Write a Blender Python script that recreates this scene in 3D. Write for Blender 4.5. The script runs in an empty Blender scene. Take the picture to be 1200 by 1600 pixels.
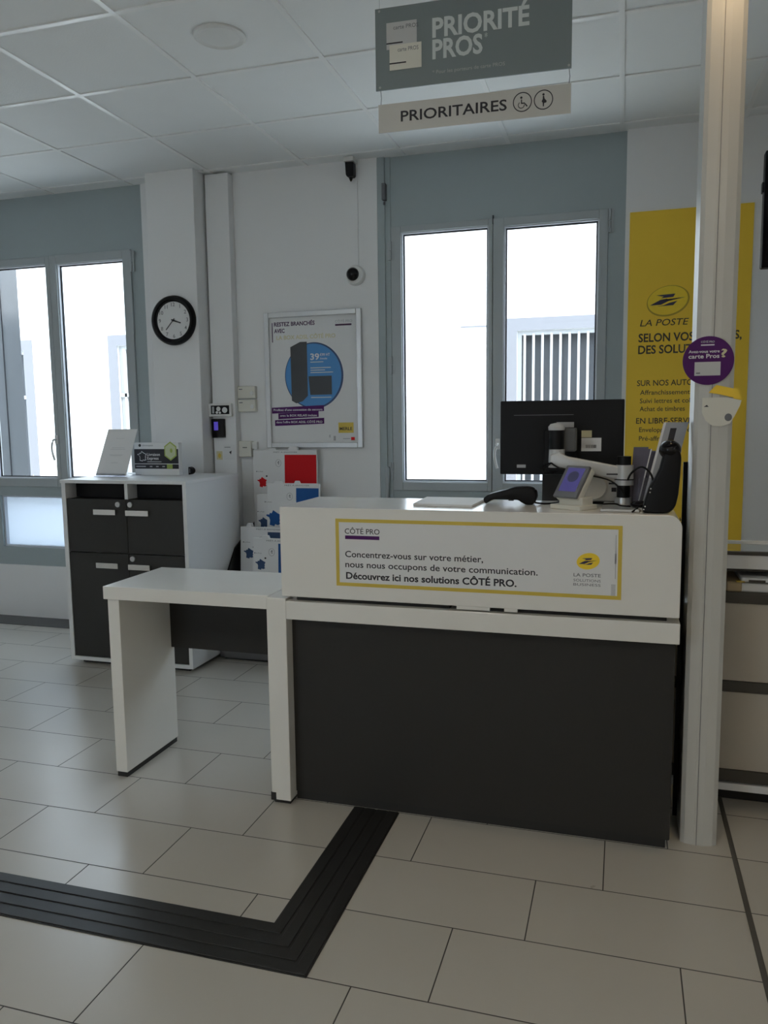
import bpy, bmesh, math, random
from mathutils import Vector, Matrix
random.seed(7)
S = bpy.context.scene
COL = S.collection

# ---------------------------------------------------------------- camera
cam_d = bpy.data.cameras.new('camera')
cam = bpy.data.objects.new('camera', cam_d); COL.objects.link(cam)
YAW, PITCH, ROLL, FPX = .292532117, -.116091108, -.0120211761, 1238.81
cy, sy, cp, sp = math.cos(YAW), math.sin(YAW), math.cos(PITCH), math.sin(PITCH)
fwd = Vector((-sy*cp, cy*cp, sp)); right = Vector((cy, sy, 0)); up = right.cross(fwd)
r2 = right*math.cos(ROLL) + up*math.sin(ROLL); u2 = -right*math.sin(ROLL) + up*math.cos(ROLL)
m = Matrix((r2, u2, -fwd)).transposed().to_4x4(); m.translation = Vector((0, 0, 1.46))
cam.matrix_world = m
cam_d.sensor_fit = 'VERTICAL'; cam_d.sensor_height = 36; cam_d.sensor_width = 27
cam_d.lens = FPX/1600*36
cam_d.clip_start = .02
S.camera = cam

# ---------------------------------------------------------------- world, sun, exposure
SKY, SUN, FILL = 6.6, 9.0, 13.5
S.view_settings.view_transform = 'Standard'; S.view_settings.look = 'None'
S.view_settings.exposure = 0.0; S.view_settings.gamma = 1.0; S.view_settings.use_curve_mapping = False
S.cycles.use_denoising = True
S.cycles.max_bounces = 10; S.cycles.diffuse_bounces = 6; S.cycles.transparent_max_bounces = 16
S.cycles.caustics_reflective = False; S.cycles.caustics_refractive = False
S.cycles.sample_clamp_indirect = 6
W = bpy.data.worlds.new('sky'); S.world = W; W.use_nodes = True
bg = W.node_tree.nodes['Background']
bg.inputs[0].default_value = (.74, .86, 1, 1); bg.inputs[1].default_value = SKY
sd = bpy.data.lights.new('sun', 'SUN'); sd.energy = SUN; sd.angle = math.radians(3); sd.color = (1, .985, .96)
sun = bpy.data.objects.new('sun', sd); COL.objects.link(sun)
sun.location = (-6, -6, 14)
sun.rotation_euler = Vector((-.8, .33, -.85)).to_track_quat('-Z', 'Y').to_euler()

# ---------------------------------------------------------------- materials
def new_mat(name):
    mt = bpy.data.materials.new(name); mt.use_nodes = True
    return mt, mt.node_tree.nodes, mt.node_tree.links, mt.node_tree.nodes['Principled BSDF']

def mat(name, rgb, rough=.5, metal=0, var=.04, scale=14, bump=0, spec=.5, emit=None, estr=0, coat=0, rv=.02):
    """plain surface with a little procedural unevenness in colour, gloss and relief"""
    mt, N, L, p = new_mat(name)
    tc = N.new('ShaderNodeTexCoord'); nz = N.new('ShaderNodeTexNoise')
    nz.inputs['Scale'].default_value = scale; nz.inputs['Detail'].default_value = 4
    L.new(tc.outputs['Object'], nz.inputs['Vector'])
    rp = N.new('ShaderNodeMix'); rp.data_type = 'RGBA'
    a = [max(0, c*(1-var)) for c in rgb]; b = [min(1, c*(1+var)) for c in rgb]
    rp.inputs['A'].default_value = (*a, 1); rp.inputs['B'].default_value = (*b, 1)
    L.new(nz.outputs['Fac'], rp.inputs['Factor']); L.new(rp.outputs['Result'], p.inputs['Base Color'])
    mr = N.new('ShaderNodeMapRange')
    mr.inputs['To Min'].default_value = max(.02, rough-rv); mr.inputs['To Max'].default_value = min(1, rough+rv)
    L.new(nz.outputs['Fac'], mr.inputs['Value']); L.new(mr.outputs['Result'], p.inputs['Roughness'])
    p.inputs['Metallic'].default_value = metal; p.inputs['Specular IOR Level'].default_value = spec
    p.inputs['Coat Weight'].default_value = coat
    if bump:
        n2 = N.new('ShaderNodeTexNoise'); n2.inputs['Scale'].default_value = scale*18
        L.new(tc.outputs['Object'], n2.inputs['Vector'])
        bp = N.new('ShaderNodeBump'); bp.inputs['Strength'].default_value = bump; bp.inputs['Distance'].default_value = .002
        L.new(n2.outputs['Fac'], bp.inputs['Height']); L.new(bp.outputs['Normal'], p.inputs['Normal'])
    if emit:
        p.inputs['Emission Color'].default_value = (*emit, 1); p.inputs['Emission Strength'].default_value = estr
    return mt

M = {}
M['wall'] = mat('white_wall_paint', (.80, .81, .82), .75, var=.015, scale=3, bump=.15)
M['tile_c'] = mat('ceiling_tile', (.80, .82, .825), .85, var=.02, scale=6, bump=.25)
M['tbar'] = mat('white_ceiling_bar', (.82, .83, .83), .3, var=.01)
M['alu'] = mat('grey_painted_aluminium', (.36, .42, .44), .42, var=.02)
M['alu_in'] = mat('grey_sash_aluminium', (.40, .44, .46), .33, var=.02)
M['bead'] = mat('pale_glazing_bead', (.62, .65, .70), .3, var=.02)
M['gasket'] = mat('black_gasket', (.02, .02, .025), .6)
M['lam'] = mat('white_laminate', (.80, .79, .755), .17, var=.012, scale=5)
M['lam_cab'] = mat('white_cabinet_laminate', (.74, .755, .77), .38, var=.012, scale=5)
M['dark'] = mat('anthracite_laminate', (.031, .030, .029), .55, var=.06, scale=9, spec=.3)
M['darkcab'] = mat('anthracite_door', (.030, .030, .029), .5, var=.06, scale=9, spec=.35)
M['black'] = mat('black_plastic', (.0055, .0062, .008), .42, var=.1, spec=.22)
M['gloss'] = mat('glossy_black_plastic', (.004, .004, .006), .16, var=.1, spec=.3)
M['rubber'] = mat('black_rubber', (.02, .02, .02), .7)
M['strip'] = mat('black_strip_rubber', (.018, .018, .018), .42, var=.2, scale=20, bump=.2)
M['chrome'] = mat('chrome', (.75, .75, .75), .15, metal=1)
M['silver'] = mat('silver_metal', (.62, .63, .64), .34, metal=.85)
M['silverp'] = mat('silver_painted_plastic', (.55, .56, .57), .35, metal=.2)
M['frame'] = mat('brushed_frame', (.62, .64, .66), .35, metal=.55)
M['paper'] = mat('white_paper', (.76, .77, .78), .7, var=.01)
M['cream'] = mat('cream_plastic', (.70, .69, .62), .45, var=.02)
M['whitep'] = mat('white_plastic', (.72, .73, .72), .4, var=.02)
M['ink'] = mat('black_ink', (.02, .02, .028), .6)
M['greyink'] = mat('grey_ink', (.16, .17, .19), .6)
M['paleink'] = mat('pale_grey_ink', (.42, .43, .45), .6)
M['lightink'] = mat('light_lettering', (.60, .65, .66), .55)
M['brown'] = mat('dark_brown_ink', (.055, .045, .035), .6)
M['yellow'] = mat('postal_yellow', (.94, .63, .048), .6, var=.02)
M['yellowf'] = mat('yellow_border_ink', (.66, .49, .07), .5, var=.02)
M['yellowp'] = mat('pale_yellow_ink', (.66, .62, .40), .6, var=.02)
M['logoy'] = mat('logo_yellow', (.97, .68, .035), .4, var=.1, scale=30)
M['ochre'] = mat('ochre_rim', (.52, .35, .03), .5)
M['tvblack'] = mat('matt_black_screen', (.004, .004, .006), .5, spec=.12)
M['logob'] = mat('logo_dark_blue', (.035, .03, .08), .5)
M['purple'] = mat('purple_print', (.085, .014, .13), .5, var=.03, spec=.2)
M['plum'] = mat('plum_ink', (.055, .012, .075), .5)
M['red'] = mat('red_print', (.62, .010, .016), .6, var=.02, spec=.2)
M['blue'] = mat('blue_print', (.016, .095, .31), .6, var=.03, spec=.2)
M['blued'] = mat('dark_blue_print', (.016, .055, .15), .5, var=.03)
M['poster_blue'] = mat('poster_blue', (.06, .27, .62), .4, var=.05)
M['poster_navy'] = mat('poster_navy', (.02, .06, .17), .4, var=.05)
M['poster_grey'] = mat('poster_charcoal', (.05, .055, .065), .45, var=.25, scale=6)
M['signgrey'] = mat('sign_grey_panel', (.195, .235, .25), .32, var=.01, rv=.004)
M['signwhite'] = mat('sign_pale_panel', (.56, .555, .53), .35, var=.015)
M['green'] = mat('lime_green_print', (.36, .46, .10), .5)
M['greenp'] = mat('pale_lime_print', (.58, .64, .42), .5)
M['screen'] = mat('violet_screen', (.02, .02, .05), .2, emit=(.17, .15, .55), estr=.27)
M['screen2'] = mat('blue_violet_screen', (.02, .02, .05), .2, emit=(.10, .07, .55), estr=.6)
M['screend'] = mat('dark_screen_mark', (.03, .03, .06), .3, emit=(.05, .05, .12), estr=.35)
M['post'] = mat('pale_post_paint', (.57, .565, .535), .3, var=.015)
M['beige'] = mat('beige_laminate', (.46, .42, .36), .55, var=.08, scale=4)
M['kraft'] = mat('kraft_card', (.42, .33, .20), .7, var=.08)
M['brownband'] = mat('dark_brown_edge', (.055, .05, .042), .5)
M['facade'] = mat('white_render', (.66, .655, .65), .9, var=.02, scale=2, bump=.3)
M['surround'] = mat('grey_lilac_window_surround', (.165, .163, .175), .9, var=.02)
M['barwhite'] = mat('white_window_bars', (.36, .36, .36), .5)
M['shutter'] = mat('grey_shutter', (.060, .064, .072), .7, var=.1)
M['outpil'] = mat('grey_outside_pillar', (.21, .215, .225), .85, var=.05, scale=4)
M['asphalt'] = mat('pale_paving', (.6, .6, .58), .9, var=.1)
M['stem'] = mat('dry_stems', (.35, .33, .27), .9)
M['dgrey'] = mat('dark_grey_metal', (.10, .105, .11), .4, var=.1)
M['faint'] = mat('faint_grey_ink', (.60, .61, .63), .7)
M['leaflet'] = mat('purple_grey_leaflet', (.12, .11, .16), .45, var=.2)
M['photo'] = mat('grey_photo_print', (.36, .37, .40), .4, var=.25, scale=8)
M['fill_glow'] = mat('fill_panel_diffuser', (.9, .9, .88), .6, emit=(1, .90, .74), estr=FILL)  # glow of the fill panels added behind the viewer
M['spot'] = mat('warm_spot_glass', (.9, .85, .75), .5, emit=(1, .75, .45), estr=6)
M['joint'] = mat('dark_floor_joint', (.09, .085, .075), .5)
M['stand_shade'] = mat('dark_stand_and_painted_shade', (.10, .10, .105), .5)  # display stand, and the shade painted on the floor under the left window

def glass_mat(name, tint, refl=.9, rough=0.0):
    mt = bpy.data.materials.new(name); mt.use_nodes = True
    N, L = mt.node_tree.nodes, mt.node_tree.links; N.clear()
    o = N.new('ShaderNodeOutputMaterial'); mx = N.new('ShaderNodeMixShader')
    t = N.new('ShaderNodeBsdfTransparent'); t.inputs[0].default_value = (*tint, 1)
    g = N.new('ShaderNodeBsdfGlossy'); g.inputs['Roughness'].default_value = rough
    g.inputs[0].default_value = (refl, refl, refl, 1)
    lw = N.new('ShaderNodeLayerWeight'); lw.inputs[0].default_value = .5
    pw = N.new('ShaderNodeMath'); pw.operation = 'POWER'; L.new(lw.outputs['Facing'], pw.inputs[0]); pw.inputs[1].default_value = 5
    f = N.new('ShaderNodeMath'); f.operation = 'MULTIPLY_ADD'; L.new(pw.outputs[0], f.inputs[0]); f.inputs[1].default_value = .6; f.inputs[2].default_value = .03
    L.new(f.outputs[0], mx.inputs[0]); L.new(t.outputs[0], mx.inputs[1]); L.new(g.outputs[0], mx.inputs[2])
    L.new(mx.outputs[0], o.inputs[0]); return mt
M['glass'] = glass_mat('clear_window_glass', (.96, .98, .98))
M['acrylic'] = glass_mat('clear_acrylic', (.82, .83, .86), rough=.05)
def frosted():
    mt = bpy.data.materials.new('frosted_glass'); mt.use_nodes = True
    N, L = mt.node_tree.nodes, mt.node_tree.links; N.clear()
    o = N.new('ShaderNodeOutputMaterial'); mx = N.new('ShaderNodeMixShader'); mx.inputs[0].default_value = .06
    t = N.new('ShaderNodeBsdfTranslucent'); t.inputs[0].default_value = (.56, .60, .64, 1)
    g = N.new('ShaderNodeBsdfGlossy'); g.inputs['Roughness'].default_value = .25
    L.new(t.outputs[0], mx.inputs[1]); L.new(g.outputs[0], mx.inputs[2]); L.new(mx.outputs[0], o.inputs[0])
    return mt
M['frost'] = frosted()

def floor_mat():
    mt, N, L, p = new_mat('grey_beige_floor_tiles')
    def mth(op, a, b=None):
        n = N.new('ShaderNodeMath'); n.operation = op
        for i, v in enumerate((a, b)):
            if v is None: continue
            if isinstance(v, (int, float)): n.inputs[i].default_value = v
            else: L.new(v, n.inputs[i])
        return n.outputs[0]
    tc = N.new('ShaderNodeTexCoord'); gp = N.new('ShaderNodeNewGeometry'); sx = N.new('ShaderNodeSeparateXYZ'); L.new(gp.outputs['Position'], sx.inputs[0])
    x, y = sx.outputs[0], sx.outputs[1]
    v = mth('DIVIDE', mth('SUBTRACT', y, 1.791), .3048)
    row = mth('FLOOR', v); fv = mth('SUBTRACT', v, row)
    u = mth('DIVIDE', mth('SUBTRACT', mth('ADD', x, .439), mth('MULTIPLY', row, .2052)), .6165)
    cu = mth('FLOOR', u); fu = mth('SUBTRACT', u, cu)
    du = mth('MULTIPLY', mth('MINIMUM', fu, mth('SUBTRACT', 1, fu)), .6165)
    dv = mth('MULTIPLY', mth('MINIMUM', fv, mth('SUBTRACT', 1, fv)), .3048)
    d = mth('MINIMUM', du, dv)
    mr = N.new('ShaderNodeMapRange'); mr.inputs['From Min'].default_value = .0012; mr.inputs['From Max'].default_value = .0024
    L.new(d, mr.inputs['Value']); tile = mr.outputs['Result']
    cx = N.new('ShaderNodeCombineXYZ'); L.new(cu, cx.inputs[0]); L.new(row, cx.inputs[1])
    wn = N.new('ShaderNodeTexWhiteNoise'); L.new(cx.outputs[0], wn.inputs['Vector'])
    nz = N.new('ShaderNodeTexNoise'); nz.inputs['Scale'].default_value = 5; nz.inputs['Detail'].default_value = 6
    L.new(tc.outputs['Object'], nz.inputs['Vector'])
    k = mth('ADD', mth('MULTIPLY', wn.outputs['Value'], .5), mth('MULTIPLY', nz.outputs['Fac'], .7))
    mc = N.new('ShaderNodeMix'); mc.data_type = 'RGBA'
    mc.inputs['A'].default_value = (.50, .475, .425, 1); mc.inputs['B'].default_value = (.55, .52, .47, 1)
    L.new(k, mc.inputs['Factor'])
    mg = N.new('ShaderNodeMix'); mg.data_type = 'RGBA'; mg.inputs['A'].default_value = (.035, .033, .03, 1)
    L.new(tile, mg.inputs['Factor']); L.new(mc.outputs['Result'], mg.inputs['B']); L.new(mg.outputs['Result'], p.inputs['Base Color'])
    rr = N.new('ShaderNodeMapRange'); rr.inputs['To Min'].default_value = .8; rr.inputs['To Max'].default_value = .26
    L.new(tile, rr.inputs['Value'])
    L.new(mth('ADD', rr.outputs['Result'], mth('MULTIPLY', nz.outputs['Fac'], .06)), p.inputs['Roughness'])
    p.inputs['Specular IOR Level'].default_value = .9
    bp = N.new('ShaderNodeBump'); bp.inputs['Strength'].default_value = .5; bp.inputs['Distance'].default_value = .0015
    L.new(tile, bp.inputs['Height']); L.new(bp.outputs['Normal'], p.inputs['Normal'])
    return mt
M['floor'] = floor_mat()

# ---------------------------------------------------------------- mesh helpers
ORG = {}
def B(): return bmesh.new()
def _faces(bm, vs): return [f for f in bm.faces if all(v in vs for v in f.verts)]
def bevel_new(bm, verts, off, seg=2, ang=25):
    vs = set(verts); es = [e for e in bm.edges if e.verts[0] in vs and e.verts[1] in vs and len(e.link_faces) == 2
                           and e.calc_face_angle(0) > math.radians(ang)]
    bmesh.ops.bevel(bm, geom=es, offset=off, segments=seg, profile=.5, affect='EDGES', clamp_overlap=True)
def box(bm, a, b, bev=0, seg=2):
    a, b = Vector(a), Vector(b)
    r = bmesh.ops.create_cube(bm, size=1)['verts']; c = (a+b)/2; d = b-a
    for v in r: v.co = Vector((v.co.x*d.x, v.co.y*d.y, v.co.z*d.z)) + c
    if bev: bevel_new(bm, r, bev, seg)
    return bm
def obox(bm, c, size, mtx, bev=0):
    """box of size around c, turned by mtx (3x3)"""
    r = bmesh.ops.create_cube(bm, size=1)['verts']
    for v in r: v.co = mtx @ Vector((v.co.x*size[0], v.co.y*size[1], v.co.z*size[2])) + Vector(c)
    if bev: bevel_new(bm, r, bev)
    return bm
AX = {'Y': lambda p, t: Vector((p[0], t, p[1])), 'X': lambda p, t: Vector((t, p[0], p[1])), 'Z': lambda p, t: Vector((p[0], p[1], t))}
def prism(bm, pts, axis, t0, t1, bev=0, seg=2, ang=25):
    f = AX[axis]
    a = [bm.verts.new(f(p, t0)) for p in pts]; b = [bm.verts.new(f(p, t1)) for p in pts]
    bm.faces.new(a); bm.faces.new(list(reversed(b))); n = len(pts)
    for i in range(n): bm.faces.new((a[i], b[i], b[(i+1) % n], a[(i+1) % n]))
    bmesh.ops.recalc_face_normals(bm, faces=bm.faces)
    if bev: bevel_new(bm, a+b, bev, seg, ang)
    return bm
def circ(cx, cz, rx, rz=None, n=40, a0=0, a1=None):
    rz = rx if rz is None else rz
    if a1 is None: return [(cx+rx*math.cos(2*math.pi*i/n), cz+rz*math.sin(2*math.pi*i/n)) for i in range(n)]
    return [(cx+rx*math.cos(a0+(a1-a0)*i/n), cz+rz*math.sin(a0+(a1-a0)*i/n)) for i in range(n+1)]
def cyl(bm, p0, p1, r0, r1=None, n=24, bev=0):
    p0, p1 = Vector(p0), Vector(p1); r1 = r0 if r1 is None else r1; d = p1-p0
    q = d.to_track_quat('Z', 'Y').to_matrix()
    a = [bm.verts.new(p0 + q @ Vector((r0*math.cos(2*math.pi*i/n), r0*math.sin(2*math.pi*i/n), 0))) for i in range(n)]
    b = [bm.verts.new(p1 + q @ Vector((r1*math.cos(2*math.pi*i/n), r1*math.sin(2*math.pi*i/n), 0))) for i in range(n)]
    bm.faces.new(list(reversed(a))); bm.faces.new(b)
    for i in range(n): bm.faces.new((a[i], a[(i+1) % n], b[(i+1) % n], b[i]))
    if bev: bevel_new(bm, a+b, bev)
    return bm
def lathe(bm, prof, c, axis='Y', n=48, loop=False):
    """prof: (radius, along) pairs; turned about an axis through c"""
    c = Vector(c); rings = []
    for r, t in prof:
        ring = []
        for i in range(n):
            A = 2*math.pi*i/n; p, q = r*math.cos(A), r*math.sin(A)
            v = {'Y': Vector((p, t, q)), 'Z': Vector((p, q, t)), 'X': Vector((t, p, q))}[axis]
            ring.append(bm.verts.new(c+v))
        rings.append(ring)
    for a, b in zip(rings, rings[1:]):
        for i in range(n): bm.faces.new((a[i], a[(i+1) % n], b[(i+1) % n], b[i]))
    if loop:
        a, b = rings[-1], rings[0]
        for i in range(n): bm.faces.new((a[i], a[(i+1) % n], b[(i+1) % n], b[i]))
    else: bm.faces.new(rings[0]); bm.faces.new(list(reversed(rings[-1])))
    bmesh.ops.recalc_face_normals(bm, faces=bm.faces); return bm
def smooth_path(pts, n=8):
    P = [Vector(p) for p in pts]; P = [P[0]] + P + [P[-1]]; out = []
    for i in range(1, len(P)-2):
        for k in range(n):
            t = k/n; a, b, c, d = P[i-1:i+3]
            out.append(.5*((2*b) + (c-a)*t + (2*a-5*b+4*c-d)*t*t + (3*b-a-3*c+d)*t**3))
    return out + [P[-2]]
def tube(bm, pts, r, n=10):
    rings = []; N = len(pts); pts = [Vector(p) for p in pts]; ref = Vector((.31, .17, .93)).normalized()
    for i, p in enumerate(pts):
        d = (pts[min(i+1, N-1)]-pts[max(i-1, 0)]).normalized()
        a = d.cross(ref)
        if a.length < .05: a = d.cross(Vector((1, 0, 0)))
        a.normalize(); b = d.cross(a)
        rings.append([bm.verts.new(p + r*(a*math.cos(2*math.pi*k/n)+b*math.sin(2*math.pi*k/n))) for k in range(n)])
    for a, b in zip(rings, rings[1:]):
        for k in range(n): bm.faces.new((a[k], a[(k+1) % n], b[(k+1) % n], b[k]))
    bm.faces.new(rings[0]); bm.faces.new(list(reversed(rings[-1])))
    bmesh.ops.recalc_face_normals(bm, faces=bm.faces); return bm
def sphere(bm, c, r, sc=(1, 1, 1), u=24, v=16):
    vs = bmesh.ops.create_uvsphere(bm, u_segments=u, v_segments=v, radius=r)['verts']
    for w in vs: w.co = Vector((w.co.x*sc[0], w.co.y*sc[1], w.co.z*sc[2])) + Vector(c)
    return bm

def frame_bm(x0, z0, x1, z1, w, y0, y1, bev=0, bm=None):
    """four butt-jointed rails round an opening"""
    bm = bm or B()
    box(bm, (x0, y0, z0), (x0+w, y1, z1), bev); box(bm, (x1-w, y0, z0), (x1, y1, z1), bev)
    box(bm, (x0+w, y0, z0), (x1-w, y1, z0+w), bev); box(bm, (x0+w, y0, z1-w), (x1-w, y1, z1), bev)
    return bm
def obj(name, bm, m, parent=None, smooth=None):
    """link bm (build-frame coordinates) as ONE mesh object with its origin at its own base"""
    co = [v.co for v in bm.verts]
    o0 = Vector(((min(c.x for c in co)+max(c.x for c in co))/2, (min(c.y for c in co)+max(c.y for c in co))/2, min(c.z for c in co)))
    bmesh.ops.translate(bm, verts=bm.verts, vec=-o0)
    me = bpy.data.meshes.new(name); bm.to_mesh(me); bm.free()
    me.materials.append(M[m] if isinstance(m, str) else m)
    if smooth is not None:
        for f in me.polygons: f.use_smooth = True
        try: me.set_sharp_from_angle(angle=math.radians(smooth))
        except Exception: pass
    o = bpy.data.objects.new(name, me); COL.objects.link(o); ORG[o.name] = o0
    if parent: o.parent = parent; o.location = o0-ORG[parent.name]
    else: o.location = o0
    return o
def tag(o, label, cat, group=None, kind=None):
    o['label'] = label; o['category'] = cat
    if group: o['group'] = group
    if kind: o['kind'] = kind
    return o
def thing(name, label, cat, loc=(0, 0, 0), group=None, rotz=0):
    """Empty at a thing's base; with rotz, its parts are built in its own frame"""
    o = bpy.data.objects.new(name, None); COL.objects.link(o); o.empty_display_size = .05
    o.location = loc; o.rotation_euler[2] = rotz
    ORG[o.name] = Vector((0, 0, 0)) if rotz else Vector(loc)
    return tag(o, label, cat, group)
def struct(name, bm, m, parent=None, smooth=None):
    o = obj(name, bm, m, parent, smooth)
    if not parent: o['kind'] = 'structure'
    return o
def part_label(o, s): o['label'] = s; return o

def text_bm(body, x, z, y, width=None, size=.1, bold=0, shear=0, align='LEFT', spacing=1, thick=.0003, mtx=None, bm=None):
    """lettering standing in a plane facing -y; baseline left at (x, z); scaled to width when given"""
    cu = bpy.data.curves.new('t', 'FONT'); cu.body = body; cu.size = size; cu.offset = bold*size; cu.shear = shear
    cu.space_character = spacing; cu.resolution_u = 3; cu.fill_mode = 'BOTH'; cu.extrude = thick
    ob = bpy.data.objects.new('t', cu); COL.objects.link(ob)
    me = bpy.data.meshes.new_from_object(ob.evaluated_get(bpy.context.evaluated_depsgraph_get()))
    xs = [v.co.x for v in me.vertices]; x0, x1 = min(xs), max(xs)
    kx = width/(x1-x0) if width else 1
    ox = {'LEFT': 0, 'CENTER': -.5, 'RIGHT': -1}[align]*(x1-x0)*kx
    bm = bm or B(); n0 = len(bm.verts); bm.from_mesh(me); bm.verts.ensure_lookup_table()
    for v in bm.verts[n0:]:
        c = v.co; p = Vector((x + ox + (c.x-x0)*kx, y - c.z, z + c.y)); v.co = mtx @ p if mtx else p
    bpy.data.objects.remove(ob); bpy.data.meshes.remove(me); bpy.data.curves.remove(cu)
    return bm
def flat(pts, y, th=.0006, bm=None):
    """thin printed shape in a plane facing -y"""
    return prism(bm or B(), pts, 'Y', y-th, y)
def rect(x0, z0, x1, z1): return [(x0, z0), (x1, z0), (x1, z1), (x0, z1)]
BIRD = [[(-.62, .30), (.40, .36), (.30, .16), (-.36, .10), (-.22, .20)],
        [(-.95, -.32), (-.35, -.30), (.25, .02), (.95, .12), (.20, -.02), (-.05, .06), (-.40, .00)],
        [(-.55, -.40), (.30, -.36), (.52, -.10), (.10, -.20), (-.20, -.34)]]
def bird_logo(parent, cx, cz, rx, rz, y):
    el = [(cx + p*math.cos(.22) - q*math.sin(.22), cz + p*math.sin(.22) + q*math.cos(.22)) for p, q in circ(0, 0, rx, rz)]
    lg = obj('logo_oval', flat(el, y), 'logoy', parent)
    bm = B()
    for pl in BIRD: flat([(cx+p*rx*.86, cz+q*rz*1.15) for p, q in pl], y-.0007, bm=bm)
    obj('logo_bird', bm, 'logob', lg)
FR = [(-.1, 1), (.12, .86), (.5, .62), (.92, .45), (.72, .05), (.80, -.15), (.70, -.42), (.86, -.62), (.5, -.78), (.15, -.68), (.05, -.92),
      (-.55, -.78), (-.5, -.2), (-.62, .12), (-1, .32), (-.95, .48), (-.6, .45), (-.52, .68), (-.3, .6)]
def fr_map(cx, cz, s): return [(cx+p*s, cz+q*s) for p, q in FR]

# ================================================================ THE SETTING
RX0, RX1, RY0, RY1, CH = -5.4, 2.6, -2.6, 4.87, 3.06
struct('floor', box(B(), (RX0, RY0, -.12), (RX1, RY1+.3, 0)), 'floor')
ceiling = struct('ceiling', box(B(), (RX0, RY0, CH), (RX1, RY1+.3, CH+.12)), 'tile_c')
bm = B()
xs = [-.04+.637*i for i in range(-9, 5)]; ys = [4.75-.6235*i for i in range(0, 12)]
for x in xs:
    if RX0 < x < RX1: box(bm, (x-.012, RY0, CH-.006), (x+.012, RY1, CH))
for y in ys: box(bm, (RX0, y-.012, CH-.0055), (RX1, y+.012, CH))
part_label(struct('ceiling_grid', bm, 'tbar', ceiling), 'white metal grid bars')
struct('wall_left', box(B(), (RX0-.2, RY0, 0), (RX0, RY1+.3, CH)), 'wall')
struct('wall_right', box(B(), (RX1, RY0, 0), (RX1+.2, RY1+.3, CH)), 'wall')
WX0, WX1, WZ0, WZ1 = -3.6, -2.2, 1.05, 2.30
bm = B(); box(bm, (RX0, RY0-.2, 0), (WX0, RY0, CH)); box(bm, (WX1, RY0-.2, 0), (RX1, RY0, CH)); box(bm, (WX0, RY0-.2, 0), (WX1, RY0, WZ0)); box(bm, (WX0, RY0-.2, WZ1), (WX1, RY0, CH))
struct('wall_front', bm, 'wall')
bm = frame_bm(WX0, WZ0, WX1, WZ1, .06, RY0-.1, RY0-.04)
box(bm, ((WX0+WX1)/2-.03, RY0-.1, WZ0+.06), ((WX0+WX1)/2+.03, RY0-.04, WZ1-.06))
w3 = struct('fill_window', bm, 'alu')  # unseen window added behind the viewer to let in fill daylight
struct('pane', box(B(), (WX0, RY0-.072, WZ0), (WX1, RY0-.068, WZ1)), 'glass', w3)  # pane of the added fill window
bm = B(); T = .26
box(bm, (RX0, RY1, 0), (-4.68, RY1+T, CH)); box(bm, (-3.16, RY1, 0), (-1.488, RY1+T, CH)); box(bm, (-.012, RY1, 0), (RX1, RY1+T, CH))
box(bm, (-4.68, RY1, 0), (-3.16, RY1+T, .40)); box(bm, (-1.488, RY1, 0), (-.012, RY1+T, .40))
struct('wall_back', bm, 'wall')
struct('wall_pillar', box(B(), (-3.0, 4.68, 0), (-2.65, RY1, CH), .004), 'wall')
struct('trim_1', box(B(), (-2.635, 4.80, 0), (-2.468, RY1, CH-.012), .004), 'wall')

def sash(win, x0, x1, z0, z1, gx0, gx1, gz0, gz1, y):
    """casement: frame of four rails round a recessed pane with pale beads"""
    bm = B(); d = .055
    box(bm, (x0, y, z0), (gx0, y+d, z1), .003); box(bm, (gx1, y, z0), (x1, y+d, z1), .003)
    box(bm, (gx0, y, z0), (gx1, y+d, gz0), .003); box(bm, (gx0, y, gz1), (gx1, y+d, z1), .003)
    s = struct('sash', bm, 'alu_in', win)
    k = .008; bm = frame_bm(gx0, gz0, gx1, gz1, k, y+.012, y+.05)
    part_label(struct('glazing_bead', bm, 'bead', s), 'pale glazing bead')
    bm = frame_bm(gx0+k, gz0+k, gx1-k, gz1-k, .008, y+.034, y+.044)
    part_label(struct('gasket', bm, 'gasket', s), 'black rubber gasket')
    struct('pane', box(B(), (gx0+k, y+.037, gz0+k), (gx1-k, y+.041, gz1-k)), 'glass', s)
    return s
def hinge(win, x, z, y, h=.1):
    bm = B(); cyl(bm, (x, y, z-h/2), (x, y, z-.003), .0085, n=12); cyl(bm, (x, y, z+.003), (x, y, z+h/2), .0085, n=12)
    box(bm, (x-.022, y+.004, z-h/2), (x+.022, y+.010, z+h/2))
    struct('hinge', bm, 'alu_in', win, 40)
def win_handle(s, x, z, y):
    bm = B(); box(bm, (x-.014, y-.008, z-.03), (x+.014, y, z+.035), .003)
    tube(bm, smooth_path([(x, y-.005, z), (x, y-.04, z), (x-.012, y-.045, z-.05), (x-.008, y-.043, z-.10), (x+.004, y-.04, z-.145)], 5), .0075)
    part_label(struct('handle', bm, 'whitep', s, 40), 'pale lever handle')

# --- window 2 (behind the counter)
Y2 = 4.895
bm = B()
box(bm, (-1.488, Y2-.02, .40), (-1.442, Y2+.14, CH)); box(bm, (-1.442, Y2-.008, .40), (-1.408, Y2+.13, CH))
box(bm, (-.104, Y2-.004, .40), (-.012, Y2+.13, CH)); box(bm, (-1.408, Y2, 2.645), (-.104, Y2+.13, CH))
box(bm, (-1.408, Y2, .40), (-.104, Y2+.13, 1.006))
frame_bm(-1.408, 1.006, -.104, 2.645, .025, Y2+.05, Y2+.10, bm=bm)
w2 = struct('window_2', bm, 'alu')
s = sash(w2, -1.406, -.7715, 1.008, 2.643, -1.342, -.797, 1.062, 2.606, Y2-.012)
for z in (2.50, 1.80, 1.13): hinge(w2, -1.408, z, Y2-.018, .11)
s = sash(w2, -.7685, -.106, 1.008, 2.643, -.705, -.157, 1.062, 2.594, Y2-.014)
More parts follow.
